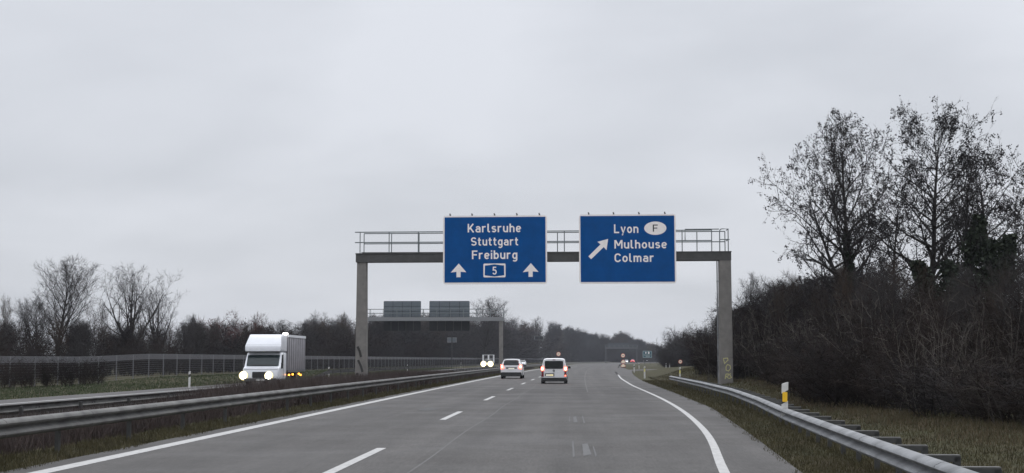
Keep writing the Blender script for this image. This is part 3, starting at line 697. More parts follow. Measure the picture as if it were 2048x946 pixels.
def chevron_marker():
    Y = 281; c = at(1246.5, 735, Y); root = thing('chevron_marker', (c.x, Y, gz(c.x, Y)), 'pale chevron warning marker on dark legs at the gore nose', 'warning sign')
    z = 0.12
    for i in range(2):
        zz = z + i * 0.78
        MB().prism([(-0.45, zz), (0.45, zz), (0.45, zz + 0.36), (0.0, zz + 0.76), (-0.45, zz + 0.36)], -0.03, 0.0).build('marker_panel', M_RSIGN, root)
        MB().prism([(-0.38, zz + 0.06), (0.38, zz + 0.06), (0.38, zz + 0.33), (0.0, zz + 0.66), (-0.38, zz + 0.33)], -0.05, -0.031).build('marker_face', M_CREAM, root)
    m = MB(); m.box(-0.5, 0.5, 0.05, 0.16, 0, 0.12); m.tube([(-0.35, 0.08, 0), (-0.35, 0.08, 1.5)], 0.04, 6); m.tube([(0.35, 0.08, 0), (0.35, 0.08, 1.5)], 0.04, 6)
    m.tube([(-0.6, 0.1, 0.62), (-1.05, 0.1, 0)], 0.05, 6); m.tube([(-0.36, 0.1, 0.62), (-0.75, 0.1, 0.6), (-0.9, 0.1, 0.0)], 0.05, 6)
    m.build('stand', M_PLASTIC, root)
chevron_marker()
def exit_sign():
    Y = 400; c = at(1294.5, 708.5, Y); k = Y / F; g = gz(c.x, Y); root = thing('exit_sign', (c.x, Y, g), 'teal blue exit sign with pale border on the grass island', 'road sign')
    w, z0, z1 = 8.8 * k, c.z - 6.6 * k - g, c.z + 6.6 * k - g
    MB().prism(rrect(-w, w, z0, z1, 0.1, 3), 0, 0.05).build('border', P('pale sign border', (0.32, 0.42, 0.43), 0.5), root)
    MB().prism(rrect(-w + 0.12, w - 0.12, z0 + 0.12, z1 - 0.12, 0.06, 3), -0.006, -0.001).build('panel', M_TEAL, root)
    m = MB(); m.prism(rrect(-0.55, -0.25, z1 - 0.75, z1 - 0.3, 0.08, 3), -0.012, -0.007); m.prism(rrect(0.2, 0.62, z1 - 0.85, z1 - 0.22, 0.15, 3), -0.012, -0.007)
    m.build('symbol', M_SIGNW, root)
    m = MB(); m.box(-w + 0.3, w - 0.35, -0.012, -0.007, z0 + 0.62, z0 + 0.82); m.box(-w + 0.8, w - 0.5, -0.012, -0.007, z0 + 0.25, z0 + 0.42); m.build('text_bar', P('sign text grey', (0.3, 0.34, 0.33), 0.5), root)
    for x in (-0.8, 0.8): MB().tube([(x, 0.1, -0.2), (x, 0.1, z1 - 0.1)], 0.05, 8).build('pole', M_GALVD, root, 40)
exit_sign()
def back_board(px, Y, py0, py1, wpx, label, m):
    k = Y / F; c = at(px, (py0 + py1) / 2, Y); g = gz(c.x, Y); root = thing('sign_board', (c.x, Y, g), label, 'road sign')
    z1, z0 = at(px, py0, Y).z - g, at(px, py1, Y).z - g; h = wpx * k / 2
    MB().prism(rrect(-h, h, z0, z1, 0.06, 3), 0.0, 0.05).build('panel', m, root)
    f = MB(); f.box(-h, h, -0.05, -0.001, z0, z0 + 0.1); f.box(-h, h, -0.05, -0.001, z1 - 0.1, z1); f.box(-h, -h + 0.16, -0.05, -0.001, z0 + 0.1, z1 - 0.1); f.box(h - 0.16, h, -0.05, -0.001, z0 + 0.1, z1 - 0.1)
    f.build('frame', M_GALV, root)
    MB().tube([(0, -0.12, -0.2), (0, -0.12, z1)], 0.10, 8).build('pole', M_GALVD, root, 40)
back_board(904, 262, 675, 685, 19, 'grey back of a board on a tall post beyond the middle gantry', M_PANELG)
back_board(1078, 500, 672, 680, 18, 'dark back of a board on a tall pole before the far trees', M_SIGNBACK)

# ------------------------------------------------------------------ vehicles
def wheel(root, x, y, r, w):
    s = 1 if x > 0 else -1
    t = MB(); t.lathe([(r * 0.62, -w / 2), (r * 0.93, -w / 2), (r, -w * 0.36), (r, w * 0.36), (r * 0.93, w / 2), (r * 0.62, w / 2)], 22, 'x'); wo = t.build('wheel', M_TYRE, root, 35, (x, y, r))
    m = MB(); m.lathe([(r * 0.6, -w * 0.42), (r * 0.6, w * 0.42)], 18, 'x')
    for k in range(5):
        a = 2 * PI * k / 5; c, d = math.cos(a), math.sin(a)
        m.tube([(s * w * 0.45, 0.12 * r * c, 0.12 * r * d), (s * w * 0.45, 0.58 * r * c, 0.58 * r * d)], r * 0.09, 5)
    m.build('rim', M_RIM, wo, 40)
    return wo
def car(name, loc, rz, label, cat, st, paint, glass_side, windscreen, rear_tilt=None, wheels=((0.72, 0.8), (0.72, 3.1)), wr=0.33, group=None):
    """st: stations (y, z_sill, z_belt, z_roof, w_sill, w_belt, w_roof); forward is +y; rear_tilt lets the cap lean"""
    root = thing(name, loc, label, cat, group, rz)
    def ring(s, tilt=0.0):
        y, zs, zb, zr, ws, wb, wr_ = s
        pts = [(0, zs), (ws - 0.10, zs), (ws, zs + 0.07), (wb, zs + (zb - zs) * 0.55), (wb - 0.01, zb), (wr_, zr - 0.13 * min(1, (zr - zb) / 0.3)), (wr_ - 0.06, zr - 0.045 * min(1, (zr - zb) / 0.3)), (wr_ - 0.2, zr - 0.01), (0, zr)]
        return [(x, y + tilt * (z - zb) * (1 if z > zb else 0.0), z) for x, z in pts]
    rings = [ring(s, rear_tilt if (i < 2 and rear_tilt) else 0.0) for i, s in enumerate(st)]
    k = len(rings[0]); parts = {'body': MB(), 'side_window': MB(), 'windscreen': MB()}
    for i in range(len(rings) - 1):
        for j in range(k - 1):
            key = 'body'
            if j == 4 and i in glass_side: key = 'side_window'
            if i in windscreen and 5 <= j: key = 'windscreen'
            for sx in (1, -1):
                q = [rings[i][j], rings[i + 1][j], rings[i + 1][j + 1], rings[i][j + 1]]
                q = [(sx * a, b, c) for a, b, c in q]
                parts[key].add(q, [(0, 1, 2, 3) if sx > 0 else (3, 2, 1, 0)])
    for e, rev in ((0, False), (-1, True)):
        rg = rings[e]
        for j in range(k - 1):
            q = [(rg[j][0],) + rg[j][1:], (rg[j + 1][0],) + rg[j + 1][1:], (-rg[j + 1][0],) + rg[j + 1][1:], (-rg[j][0],) + rg[j][1:]]
            parts['body'].add(q, [(3, 2, 1, 0) if not rev else (0, 1, 2, 3)])
    for key, mb in parts.items():
        if not mb.v: continue
        me = mb.mesh(key, paint if key == 'body' else M_GLASS if key == 'side_window' else M_GLASSF)
        import bmesh as _b
        b = _b.new(); b.from_mesh(me); _b.ops.remove_doubles(b, verts=b.verts, dist=0.0005); _b.ops.dissolve_degenerate(b, edges=b.edges, dist=0.0005); b.to_mesh(me); b.free()
        shade(me, 32); link(key, me, root)
    for x, y in wheels:
        for s in (1, -1): wheel(root, s * x, y, wr, 0.2)
    return root
def panel(root, name, pts, y, m, th=0.02, tilt=0.0, zref=0.0):
    k = len(pts); f = lambda a, b, d: (a, y + d + tilt * max(0.0, b - zref), b)
    return MB().add([f(a, b, -th) for a, b in pts] + [f(a, b, 0.0) for a, b in pts], [tuple(range(k)), tuple(range(2 * k - 1, k - 1, -1))] + [(i, i + k, (i + 1) % k + k, (i + 1) % k) for i in range(k)]).build(name, m, root)
def mirror(root, x, y, z, m=M_PLASTIC, w=0.17, h=0.15):
    s = 1 if x > 0 else -1
    o = MB().rbox(x - w / 2, x + w / 2, y - 0.06, y + 0.06, z - h / 2, z + h / 2, 0.04, 3, 'y'); o.tube([(x - s * w / 2, y, z - 0.03), (x - s * (w / 2 + 0.1), y, z - 0.05)], 0.025, 5)
    return o.build('wing_mirror', m, root, 40)

# white high-roofed van ahead of us
vx = at(1108, 767, 93.75).x
van = car('delivery_van', (vx, 93.75, 0), -0.012, 'white high roofed van with lit tail lamps, ahead in our lane', 'van',
          [(0.03, 0.30, 0.98, 1.64, 0.80, 0.84, 0.68), (0.10, 0.24, 0.98, 1.68, 0.83, 0.86, 0.70), (0.7, 0.22, 0.98, 1.69, 0.85, 0.87, 0.72), (1.7, 0.22, 0.98, 1.69, 0.85, 0.87, 0.73),
           (2.5, 0.22, 0.98, 1.66, 0.85, 0.87, 0.71), (2.75, 0.22, 0.97, 1.55, 0.85, 0.87, 0.68), (3.3, 0.22, 0.96, 1.04, 0.85, 0.86, 0.74), (3.9, 0.24, 0.86, 0.93, 0.82, 0.82, 0.70), (4.15, 0.28, 0.72, 0.78, 0.70, 0.72, 0.60)],
          M_WHITE, (1, 2, 3, 4), (5,), 0.06, ((0.76, 0.62), (0.76, 3.25)), 0.31)
panel(van, 'rear_window', rrect(-0.61, 0.61, 0.99, 1.51, 0.08, 4), 0.02, M_GLASS, 0.015, 0.06, 0.98)
for s in (-1, 1):
    panel(van, 'tail_lamp', rrect(s * 0.76 - 0.075, s * 0.76 + 0.075, 0.46, 0.84, 0.03, 3), 0.03, M_TAILD, 0.03)
    tl = panel(van, 'tail_lamp', rrect(s * 0.77 - 0.095, s * 0.77 + 0.095, 0.85, 1.14, 0.05, 4), 0.03, M_TAIL, 0.04)
    panel(tl, 'bulb', rrect(s * 0.77 - 0.05, s * 0.77 + 0.05, 0.91, 1.07, 0.045, 4), -0.012, M_TAILHOT, 0.01)
    mirror(van, s * 0.99, 2.9, 1.06)
panel(van, 'tail_lamp', rrect(0.71, 0.80, 0.48, 0.58, 0.03, 3), -0.002, M_TAIL, 0.01)
panel(van, 'rear_bumper', rrect(-0.83, 0.83, 0.15, 0.40, 0.06, 3), 0.05, M_PLASTIC, 0.16)
panel(van, 'plate_recess', rrect(-0.60, 0.02, 0.50, 0.68, 0.03, 3), 0.03, M_PLASTIC, 0.012)
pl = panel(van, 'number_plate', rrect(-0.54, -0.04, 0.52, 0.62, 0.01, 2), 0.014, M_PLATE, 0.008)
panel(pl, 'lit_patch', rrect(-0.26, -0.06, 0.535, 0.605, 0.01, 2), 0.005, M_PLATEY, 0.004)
MB().box(-0.008, 0.008, 0.012, 0.028, 0.42, 0.98).build('door_seam', M_PLASTIC, van)
em = MB(); t0 = [(0.06 * math.cos(t) - 0.01, 0.012, 0.86 + 0.06 * math.sin(t)) for t in np.linspace(0, 2 * PI, 17)]
em.tube(t0, 0.011, 5); em.tube([(-0.01, 0.012, 0.86), (-0.01, 0.012, 0.92)], 0.011, 5); em.tube([(-0.01, 0.012, 0.86), (0.045, 0.012, 0.83)], 0.011, 5); em.tube([(-0.01, 0.012, 0.86), (-0.065, 0.012, 0.83)], 0.011, 5)
em.build('emblem', M_PLASTIC, van)
MB().rbox(-0.10, 0.10, 0.045, 0.08, 1.56, 1.60, 0.015, 2).build('third_brake_lamp', M_TAILD, van)

# white sport utility car in the left lane
sx_ = at(1022.5, 757, 118).x
suv = car('estate_car', (sx_, 118, 0), -0.02, 'white sport utility car with lit tail lamps in the left lane', 'car',
          [(0.02, 0.36, 1.08, 1.50, 0.80, 0.88, 0.64), (0.10, 0.28, 1.08, 1.56, 0.85, 0.90, 0.66), (0.5, 0.24, 1.06, 1.63, 0.88, 0.91, 0.68), (1.5, 0.24, 1.03, 1.65, 0.89, 0.91, 0.70),
           (2.3, 0.24, 1.0, 1.62, 0.89, 0.91, 0.68), (2.6, 0.24, 0.99, 1.50, 0.89, 0.91, 0.66), (3.3, 0.24, 0.97, 1.03, 0.89, 0.90, 0.76), (4.2, 0.26, 0.86, 0.93, 0.85, 0.85, 0.7), (4.45, 0.3, 0.7, 0.76, 0.72, 0.74, 0.62)],
          M_WHITE, (2, 3, 4), (5,), 0.42, ((0.80, 0.78), (0.80, 3.5)), 0.34)
panel(suv, 'rear_window', [(-0.66, 1.13), (0.66, 1.13), (0.60, 1.46), (-0.60, 1.46)], 0.01, M_GLASS, 0.02, 0.42, 1.08)
for s in (-1, 1):
    tl = panel(suv, 'tail_lamp', [(s * 0.60, 0.86), (s * 0.87, 0.80), (s * 0.90, 1.18), (s * 0.74, 1.18)][::s], 0.03, M_TAIL, 0.05)
    panel(tl, 'bulb', rrect(s * 0.78 - 0.05, s * 0.78 + 0.05, 0.92, 1.08, 0.045, 4), -0.022, M_TAILHOT, 0.01)
    mirror(suv, s * 1.0, 2.9, 1.08)
panel(suv, 'rear_bumper', rrect(-0.86, 0.86, 0.20, 0.54, 0.07, 3), 0.05, M_PLASTIC, 0.16)
panel(suv, 'plate_recess', rrect(-0.44, 0.47, 0.84, 0.96, 0.03, 3), 0.02, M_PLASTIC, 0.012)
panel(suv, 'number_plate', rrect(-0.24, 0.26, 0.80, 0.90, 0.01, 2), 0.006, M_PLATE, 0.008)
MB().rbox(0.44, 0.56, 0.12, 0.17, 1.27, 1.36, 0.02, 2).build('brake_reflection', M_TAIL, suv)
MB().prism([(-0.66, 1.55), (0.66, 1.55), (0.62, 1.60), (-0.62, 1.60)], 0.02, 0.30).build('roof_spoiler', M_WHITE, suv)

SMALL = [(0.02, 0.34, 0.9, 0.98, 0.72, 0.80, 0.66), (0.12, 0.26, 0.92, 1.10, 0.80, 0.85, 0.66), (0.7, 0.22, 0.92, 1.38, 0.84, 0.87, 0.62), (1.5, 0.22, 0.90, 1.45, 0.85, 0.87, 0.64),
         (2.2, 0.22, 0.89, 1.42, 0.85, 0.87, 0.62), (3.0, 0.22, 0.88, 0.94, 0.85, 0.86, 0.72), (3.8, 0.24, 0.76, 0.82, 0.82, 0.82, 0.66), (4.05, 0.3, 0.62, 0.68, 0.7, 0.7, 0.56)]
def hatch(loc, rz, label, paint, lights):
    c = car('hatchback_car', loc, rz, label, 'car', SMALL, paint, (2, 3), (4,), None, ((0.76, 0.72), (0.76, 3.2)), 0.31)
    panel(c, 'rear_window', [(-0.6, 0.95), (0.6, 0.95), (0.52, 1.30), (-0.52, 1.30)], 0.04, M_GLASS, 0.03, 1.4, 0.93)
    panel(c, 'rear_bumper', rrect(-0.78, 0.78, 0.24, 0.48, 0.06, 3), 0.03, M_PLASTIC, 0.1)
    for s in (-1, 1):
        panel(c, 'tail_lamp', rrect(s * 0.66 - 0.1, s * 0.66 + 0.1, 0.68, 0.86, 0.03, 3), 0.03, M_TAIL, 0.03)
        hl = MB(); hl.lathe([(0.02, 4.08), (0.09, 4.07), (0.11, 4.03), (0.11, 3.85)], 14, 'y', (s * 0.55, 0, 0.60)); hl.build('headlamp', lights, c, 40)
        mirror(c, s * 0.95, 2.7, 0.98)
    MB().rbox(-0.4, 0.4, 3.95, 4.09, 0.32, 0.5, 0.04, 2).build('grille', M_PLASTIC, c)
    return c
x = at(1046, 728, 337).x; hatch((x, 337, 0), PI - 0.03, 'silvery white oncoming car half hidden behind the white sport utility car', M_WHITE, M_WHITE)
x = at(1265, 725, 620).x; hatch((x, 620, 0.1), -0.10, 'red car far ahead at the bend', M_RED, M_WHITE)
x = at(1254, 725, 600).x; wc = hatch((x, 606, 0.1), PI - 0.1, 'white car with a lit lamp far ahead beside the red car', M_WHITE, M_HEADWHITE)
# oncoming pickup with ladder rack and glaring lamps
px_ = at(978, 735, 256).x
pk = car('pickup_truck', (px_, 256, 0), PI - 0.02, 'oncoming pickup with white ladder rack and glaring yellow headlamps', 'pickup truck',
         [(0.02, 0.5, 0.95, 1.0, 0.80, 0.85, 0.75), (0.2, 0.45, 0.95, 1.0, 0.82, 0.86, 0.76), (1.7, 0.42, 0.95, 1.0, 0.85, 0.86, 0.76), (1.85, 0.42, 0.97, 1.5, 0.85, 0.87, 0.66), (2.6, 0.42, 0.98, 1.62, 0.85, 0.87, 0.66),
          (3.0, 0.42, 0.98, 1.58, 0.85, 0.87, 0.66), (3.6, 0.42, 0.96, 1.04, 0.85, 0.86, 0.74), (4.6, 0.45, 0.86, 0.93, 0.84, 0.84, 0.7), (4.8, 0.5, 0.72, 0.78, 0.74, 0.74, 0.62)],
         P('grey beige truck paint', (0.30, 0.27, 0.22), 0.4, coat=0.3), (3, 4), (5,), None, ((0.78, 0.95), (0.78, 3.9)), 0.37)
m = MB()
for yy in (0.5, 2.3):
    for xx in (-0.95, -0.02, 0.95): m.box(xx - 0.07, xx + 0.07, yy - 0.05, yy + 0.05, 1.0, 2.38)
    m.box(-1.02, 1.02, yy - 0.05, yy + 0.05, 2.381, 2.46)
for xx in (-0.95, 0.95): m.box(xx - 0.05, xx + 0.05, 0.56, 2.24, 2.32, 2.42)
m.build('ladder_rack', M_TWHITE, pk)
for s in (-1, 1):
    hl = MB(); hl.lathe([(0.34, 4.90), (0.46, 4.84), (0.54, 4.80), (0.54, 4.6)], 18, 'y', (s * 0.62, 0, 0.80)); ho = hl.build('headlamp', M_HEADGLARE, pk, 40); MB().lathe([(0.04, 4.96), (0.27, 4.94), (0.345, 4.901)], 18, 'y', (s * 0.62, 0, 0.80)).build('bulb', M_HEADW, ho, 40); mirror(pk, s * 0.99, 3.2, 1.1)  # outer ring and large core imitate the headlamp glare
MB().rbox(-0.8, 0.8, 4.7, 4.86, 0.35, 0.55, 0.05, 2).build('front_bumper', M_PLASTIC, pk)

# white delivery truck on the oncoming carriageway (built facing -y)
def build_truck():
    Y = 87.0
    def tx(px): return at(px, 730, Y).x
    x0, x1 = tx(484), tx(559); c = (x0 + x1) / 2; hw = (x1 - x0) / 2
    root = thing('delivery_truck', (c, Y, 0), 'white delivery truck with sleeper pod and dazzling headlamps on the oncoming carriageway', 'truck')
    def zz(py): return at(520, py, Y).z
    # cab shell: outlines at successive depths, front first
    def outline(w, zb, zt, r): return rrect(-w, w, zb, zt, r, 4)
    def loft(name, secs, m):
        mb = MB(); k = len(outline(1, 0, 1, 0.1)); vs = []
        for (y, w, zb, zt, r) in secs: vs += [(a, y, b) for a, b in outline(w, zb, zt, r)]
        mb.add(vs, [tuple(range(k)), tuple(range(len(vs) - 1, len(vs) - k - 1, -1))] + [(i * k + j, (i + 1) * k + j, (i + 1) * k + (j + 1) % k, i * k + (j + 1) % k) for i in range(len(secs) - 1) for j in range(k)])
        return mb.build(name, m, root, 38)
    zw0, zw1 = zz(733), zz(709)
    loft('cab', [(-0.02, hw * 0.90, 0.42, zw0 - 0.36, 0.06), (0.08, hw * 0.96, 0.36, zw0 - 0.10, 0.07), (0.50, hw * 0.98, 0.34, zw0 + 0.02, 0.08), (0.9, hw * 0.95, 0.34, zw1 - 0.10, 0.10), (1.10, hw * 0.94, 0.34, zw1 + 0.13, 0.10), (2.3, hw * 0.96, 0.34, zw1 + 0.14, 0.10)], M_TWHITE)
    # windscreen: leaning pane just in front of the cab
    k = rrect(-hw * 0.66, hw * 0.52, 0, 1, 0.07, 3)
    ya, yb, za, zb = 0.50, 0.94, zw0 + 0.02, zw1 - 0.02
    vs = [(a, ya + (yb - ya) * b - 0.03, za + (zb - za) * b) for a, b in rrect(-hw * 0.86, hw * 0.86, 0, 1, 0.09, 3)]
    n = len(vs); vs += [(a, y + 0.05, z) for a, y, z in vs]
    ws = MB().add(vs, [tuple(range(n)), tuple(range(2 * n - 1, n - 1, -1))] + [(i, i + n, (i + 1) % n + n, (i + 1) % n) for i in range(n)]).build('windscreen', M_GLASSF, root)
    MB().add([(-hw * 0.7, 0.44, za + 0.06), (hw * 0.7, 0.44, za + 0.06), (hw * 0.7, 0.462, za + 0.10), (-hw * 0.7, 0.462, za + 0.10)], [(0, 1, 2, 3)]).build('wiper', M_PLASTIC, root)
    # sleeper pod over the cab: rounded, with a step below
    zt = zz(668); zp = zz(703)
    loft('sleeper_pod', [(0.58, hw * 0.94, zp + 0.04, zp + 0.30, 0.05), (0.64, hw * 0.97, zp, zp + 0.40, 0.06), (1.05, hw * 0.90, zp, zt - 0.20, 0.12), (1.25, hw * 0.88, zp, zt - 0.05, 0.14), (1.55, hw * 0.93, zp, zt, 0.12), (2.25, hw * 0.99, zp, zt, 0.07)], M_TWHITE)
    MB().box(-hw * 0.86, hw * 0.86, 0.86, 2.2, zw1 + 0.14, zp - 0.01).build('pod_base', P('pod base grey', (0.22, 0.24, 0.25), 0.5), root)
    # box body with curtain sides
    zbx = zt - 0.02
    MB().rbox(-hw * 1.0, hw * 1.02, 2.45, 8.4, 0.92, zbx, 0.04, 2, 'y').build('box_body', M_CURT, root, 40)
    m = MB()
    for s in (-1, 1): m.box(s * hw * 1.03 - 0.02, s * hw * 1.03 + 0.02, 2.43, 8.42, zbx - 0.14, zbx + 0.02)
    m.build('roof_rail', M_TWHITE, root)
    m = MB()
    for s in (-1, 1):
        for y in np.linspace(2.9, 8.0, 8): m.box(s * hw * 1.015 - 0.02, s * hw * 1.015 + 0.02, y - 0.03, y + 0.03, 0.95, zbx - 0.16)
        m.box(s * hw * 1.02 - 0.02, s * hw * 1.02 + 0.02, 2.43, 8.42, 0.80, 0.919)
    m.build('curtain_strap', P('curtain strap', (0.10, 0.10, 0.105), 0.7), root)
    MB().box(-hw * 0.5, hw * 0.5, 1.6, 8.2, 0.45, 0.79).build('chassis', M_PLASTIC, root)
    for s in (-1, 1):
        wheel(root, s * hw * 0.82, 0.95, 0.36, 0.24); wheel(root, s * hw * 0.80, 5.9, 0.36, 0.3)
        hx = (at(487 if s < 0 else 537.5, 751, Y).x - c)
        mb = MB(); zh = zz(751.5)
        mb.lathe([(0.19, -0.10), (0.26, -0.06), (0.29, 0.0), (0.30, 0.12)], 22, 'y', (hx, 0, zh)); ho = mb.build('headlamp', M_HEADGLARE, root, 40); MB().lathe([(0.04, -0.14), (0.14, -0.125), (0.19, -0.103)], 20, 'y', (hx, 0, zh)).build('bulb', M_HEAD, ho, 40)  # glare halo built as a glowing outer ring round the lamp
        mx = at(476 if s < 0 else 556.5, 731, Y).x - c
        mirror(root, mx, 0.75, zz(731.5), M_PLASTIC, 0.27, 0.36)
    MB().rbox(-hw * 0.44, hw * 0.40, -0.06, 0.08, 0.46, 0.84, 0.06, 3).build('grille', M_PLASTIC, root)
    gb = MB()
    for i in range(3): gb.box(-hw * 0.40, hw * 0.36, -0.075, -0.061, 0.53 + i * 0.1, 0.55 + i * 0.1)
    gb.build('grille_bar', M_GALVD, root)
    MB().rbox(-0.26, 0.26, -0.12, -0.101, 0.28, 0.39, 0.01, 2).build('number_plate', M_DELW, root)
    sm = MB()
    for s in (-1, 1):                                  # door shut lines and side glass of the cab
        sm.box(s * hw * 0.962 - 0.004, s * hw * 0.962 + 0.004, 1.42, 1.45, 0.5, zw1 + 0.1)
    sm.build('door_seam', M_PLASTIC, root)
    for s in (-1, 1): MB().add([(s * (hw * 0.955 + 0.006), 0.80, zw0 + 0.06), (s * (hw * 0.955 + 0.006), 1.38, zw0 + 0.06), (s * (hw * 0.955 + 0.006), 1.38, zw1 - 0.02), (s * (hw * 0.955 + 0.006), 1.02, zw1 - 0.02),
        (s * (hw * 0.955 - 0.03), 0.80, zw0 + 0.06), (s * (hw * 0.955 - 0.03), 1.38, zw0 + 0.06), (s * (hw * 0.955 - 0.03), 1.38, zw1 - 0.02), (s * (hw * 0.955 - 0.03), 1.02, zw1 - 0.02)],
        [(0, 1, 2, 3), (7, 6, 5, 4), (0, 4, 5, 1), (1, 5, 6, 2), (2, 6, 7, 3), (3, 7, 4, 0)]).build('side_window', M_GLASS, root)
    MB().rbox(-hw * 0.9, hw * 0.9, 0.03, 0.06, zw0 - 0.20, zw0 - 0.185, 0.004, 1).build('bonnet_seam', M_PLASTIC, root)
    MB().rbox(-hw * 0.93, hw * 0.93, 0.655, 0.70, zp + 0.40, zp + 0.43, 0.01, 2).build('pod_ridge', P('pod ridge grey', (0.40, 0.41, 0.43), 0.5), root)
    MB().rbox(-hw * 0.86, hw * 0.86, -0.10, 0.2, 0.24, 0.44, 0.06, 3).build('front_bumper', P('truck bumper', (0.07, 0.07, 0.07), 0.6), root, 40)
    for y, zq in ((2.7, 0.62), (3.9, 0.64), (6.0, 0.66), (6.6, 0.58)):
        MB().rbox(hw * 1.04 - 0.01, hw * 1.04 + 0.05, y - 0.16, y + 0.16, zq - 0.05, zq + 0.05, 0.03, 2, 'x').build('side_marker', M_AMBER, root)
    MB().rbox(hw * 0.78, hw * 1.04, 2.1, 2.3, zt - 0.01, zt + 0.11, 0.04, 3).build('roof_lamp', M_HEADWHITE, root)
    return root
build_truck()
def far_truck():
    Y = 880; c = at(1291, 722, Y); root = thing('lorry', (c.x, Y, 0), 'far oncoming lorry with three white lamps below the exit sign', 'lorry')
    MB().rbox(-1.2, 1.2, 0, 2.0, 0.5, 3.6, 0.15, 3).build('cab', M_PANELG, root, 40); MB().rbox(-1.25, 1.25, 2.3, 10, 0.9, 3.9, 0.05, 2).build('cargo_box', M_PANELG, root, 40)
    MB().prism(rrect(-1.05, 1.05, 1.9, 2.9, 0.1, 3), -0.03, -0.001).build('windscreen', M_GLASS, root)
    for x_, z_ in ((-1.0, 0.95), (0.85, 0.95), (-1.05, 3.7)): MB().lathe([(0.05, -0.2), (0.42, -0.12), (0.46, 0.1)], 12, 'y', (x_, -0.08, z_ if z_ < 2 else 3.75)).build('headlamp', M_HEADWHITE, root, 40)
    for s in (-1, 1):
        for y in (1.2, 7.5): wheel(root, s * 1.0, y, 0.5, 0.3)
far_truck()

# ------------------------------------------------------------------ wire fence along the far verge
def build_fence():
    root = thing('wire_fence', (-33, 60, 0), 'long grey wire mesh fence with posts beyond the oncoming carriageway', 'fence'); o = Vector((-33, 60, 0))
    def fx(y): return sh(y) - 33.0
    yl = []; y = 55.0
    while y < 640: yl.append(y); y += 3.8
    n = 0; rest = MB()
    for y in yl:
        z0 = gz(fx(y), y); p = Vector((fx(y), y, 0)) - o
        if n < 90: MB().box(-0.03, 0.03, -0.03, 0.03, -0.1, 1.82).build('post', P('fence post', (0.12, 0.12, 0.125), 0.7), root, loc=(p.x, p.y, z0))
        n += 1
    w = MB()
    for a, b in zip(yl, yl[1:]):
        pa, pb = Vector((fx(a), a, gz(fx(a), a))) - o, Vector((fx(b), b, gz(fx(b), b))) - o
        zs = [0.05 + 0.16 * i for i in range(9)] + [1.42 + 0.035 * i for i in range(12)]
        for z in zs:
            t = 0.008 if z < 1.4 else 0.018
            w.add([pa + Vector((0.05, 0, z)), pb + Vector((0.05, 0, z)), pb + Vector((0.05, 0, z + t)), pa + Vector((0.05, 0, z + t))], [(0, 1, 2, 3)])
        if a < 300:
            for i in range(16):
                q = pa.lerp(pb, (i + 0.5) / 16); d = (pb - pa).normalized() * 0.004
                w.add([q - d + Vector((.053, 0, 0.05)), q + d + Vector((.053, 0, 0.05)), q + d + Vector((.053, 0, 1.8)), q - d + Vector((.053, 0, 1.8))], [(0, 1, 2, 3)])
    w.build('wire_mesh', M_WIRE, root)
build_fence()

# ------------------------------------------------------------------ trees and bushes
class Tree:
    def __init__(s, seed): s.r = random.Random(seed); s.thick = MB(); s.fine = MB()
    def rv(s): 
        r = s.r; v = Vector((r.gauss(0, 1), r.gauss(0, 1), r.gauss(0, 1))); return v.normalized()
    def path(s, p, d, L, n, wig, up):
        pts = [Vector(p)]; d = Vector(d).normalized()
        for i in range(n):
            d = (d + s.rv() * wig + Vector((0, 0, up))).normalized(); pts.append(pts[-1] + d * (L / n))
        return pts
    def tube(s, pts, r0, r1, n, mb): mb.tube(pts, [r0 + (r1 - r0) * i / (len(pts) - 1) for i in range(len(pts))], n, False)
    def ribbon(s, pts, w0, w1):
        a = s.rv(); vs = []; n = len(pts)
        for i, p in enumerate(pts):
            d = pts[min(i + 1, n - 1)] - pts[max(i - 1, 0)]; sd = d.cross(a); sd = sd.normalized() if sd.length > 1e-6 else Vector((1, 0, 0))
            w = (w0 + (w1 - w0) * i / (n - 1)) / 2; vs += [p - sd * w, p + sd * w]
        s.fine.add(vs, [(2 * i, 2 * i + 1, 2 * i + 3, 2 * i + 2) for i in range(n - 1)])
    def sliver(s, p, d, L, w):
        a = s.rv(); sd = d.cross(a); sd = sd.normalized() * (w / 2) if sd.length > 1e-6 else Vector((w / 2, 0, 0))
        s.fine.add([p - sd, p + sd, p + d * L], [(0, 1, 2)])
    def leaf(s, p, sz, mb=None):
        a = s.rv(); b = a.orthogonal().normalized(); c = a.cross(b); L = sz * s.r.uniform(0.7, 1.3)
        (mb or s.fine).add([p - b * L * 0.5, p + c * L * 0.35, p + b * L * 0.5, p - c * L * 0.35], [(0, 1, 2, 3)])
def dir_from(d, ang, r):
    d = d.normalized(); a = d.orthogonal().normalized(); b = d.cross(a); t = r.uniform(0, 2 * PI)
    return d * math.cos(ang) + (a * math.cos(t) + b * math.sin(t)) * math.sin(ang)
def sample(pts, u):
    f = u * (len(pts) - 1); i = min(int(f), len(pts) - 2); return pts[i].lerp(pts[i + 1], f - i), (pts[i + 1] - pts[i]).normalized()
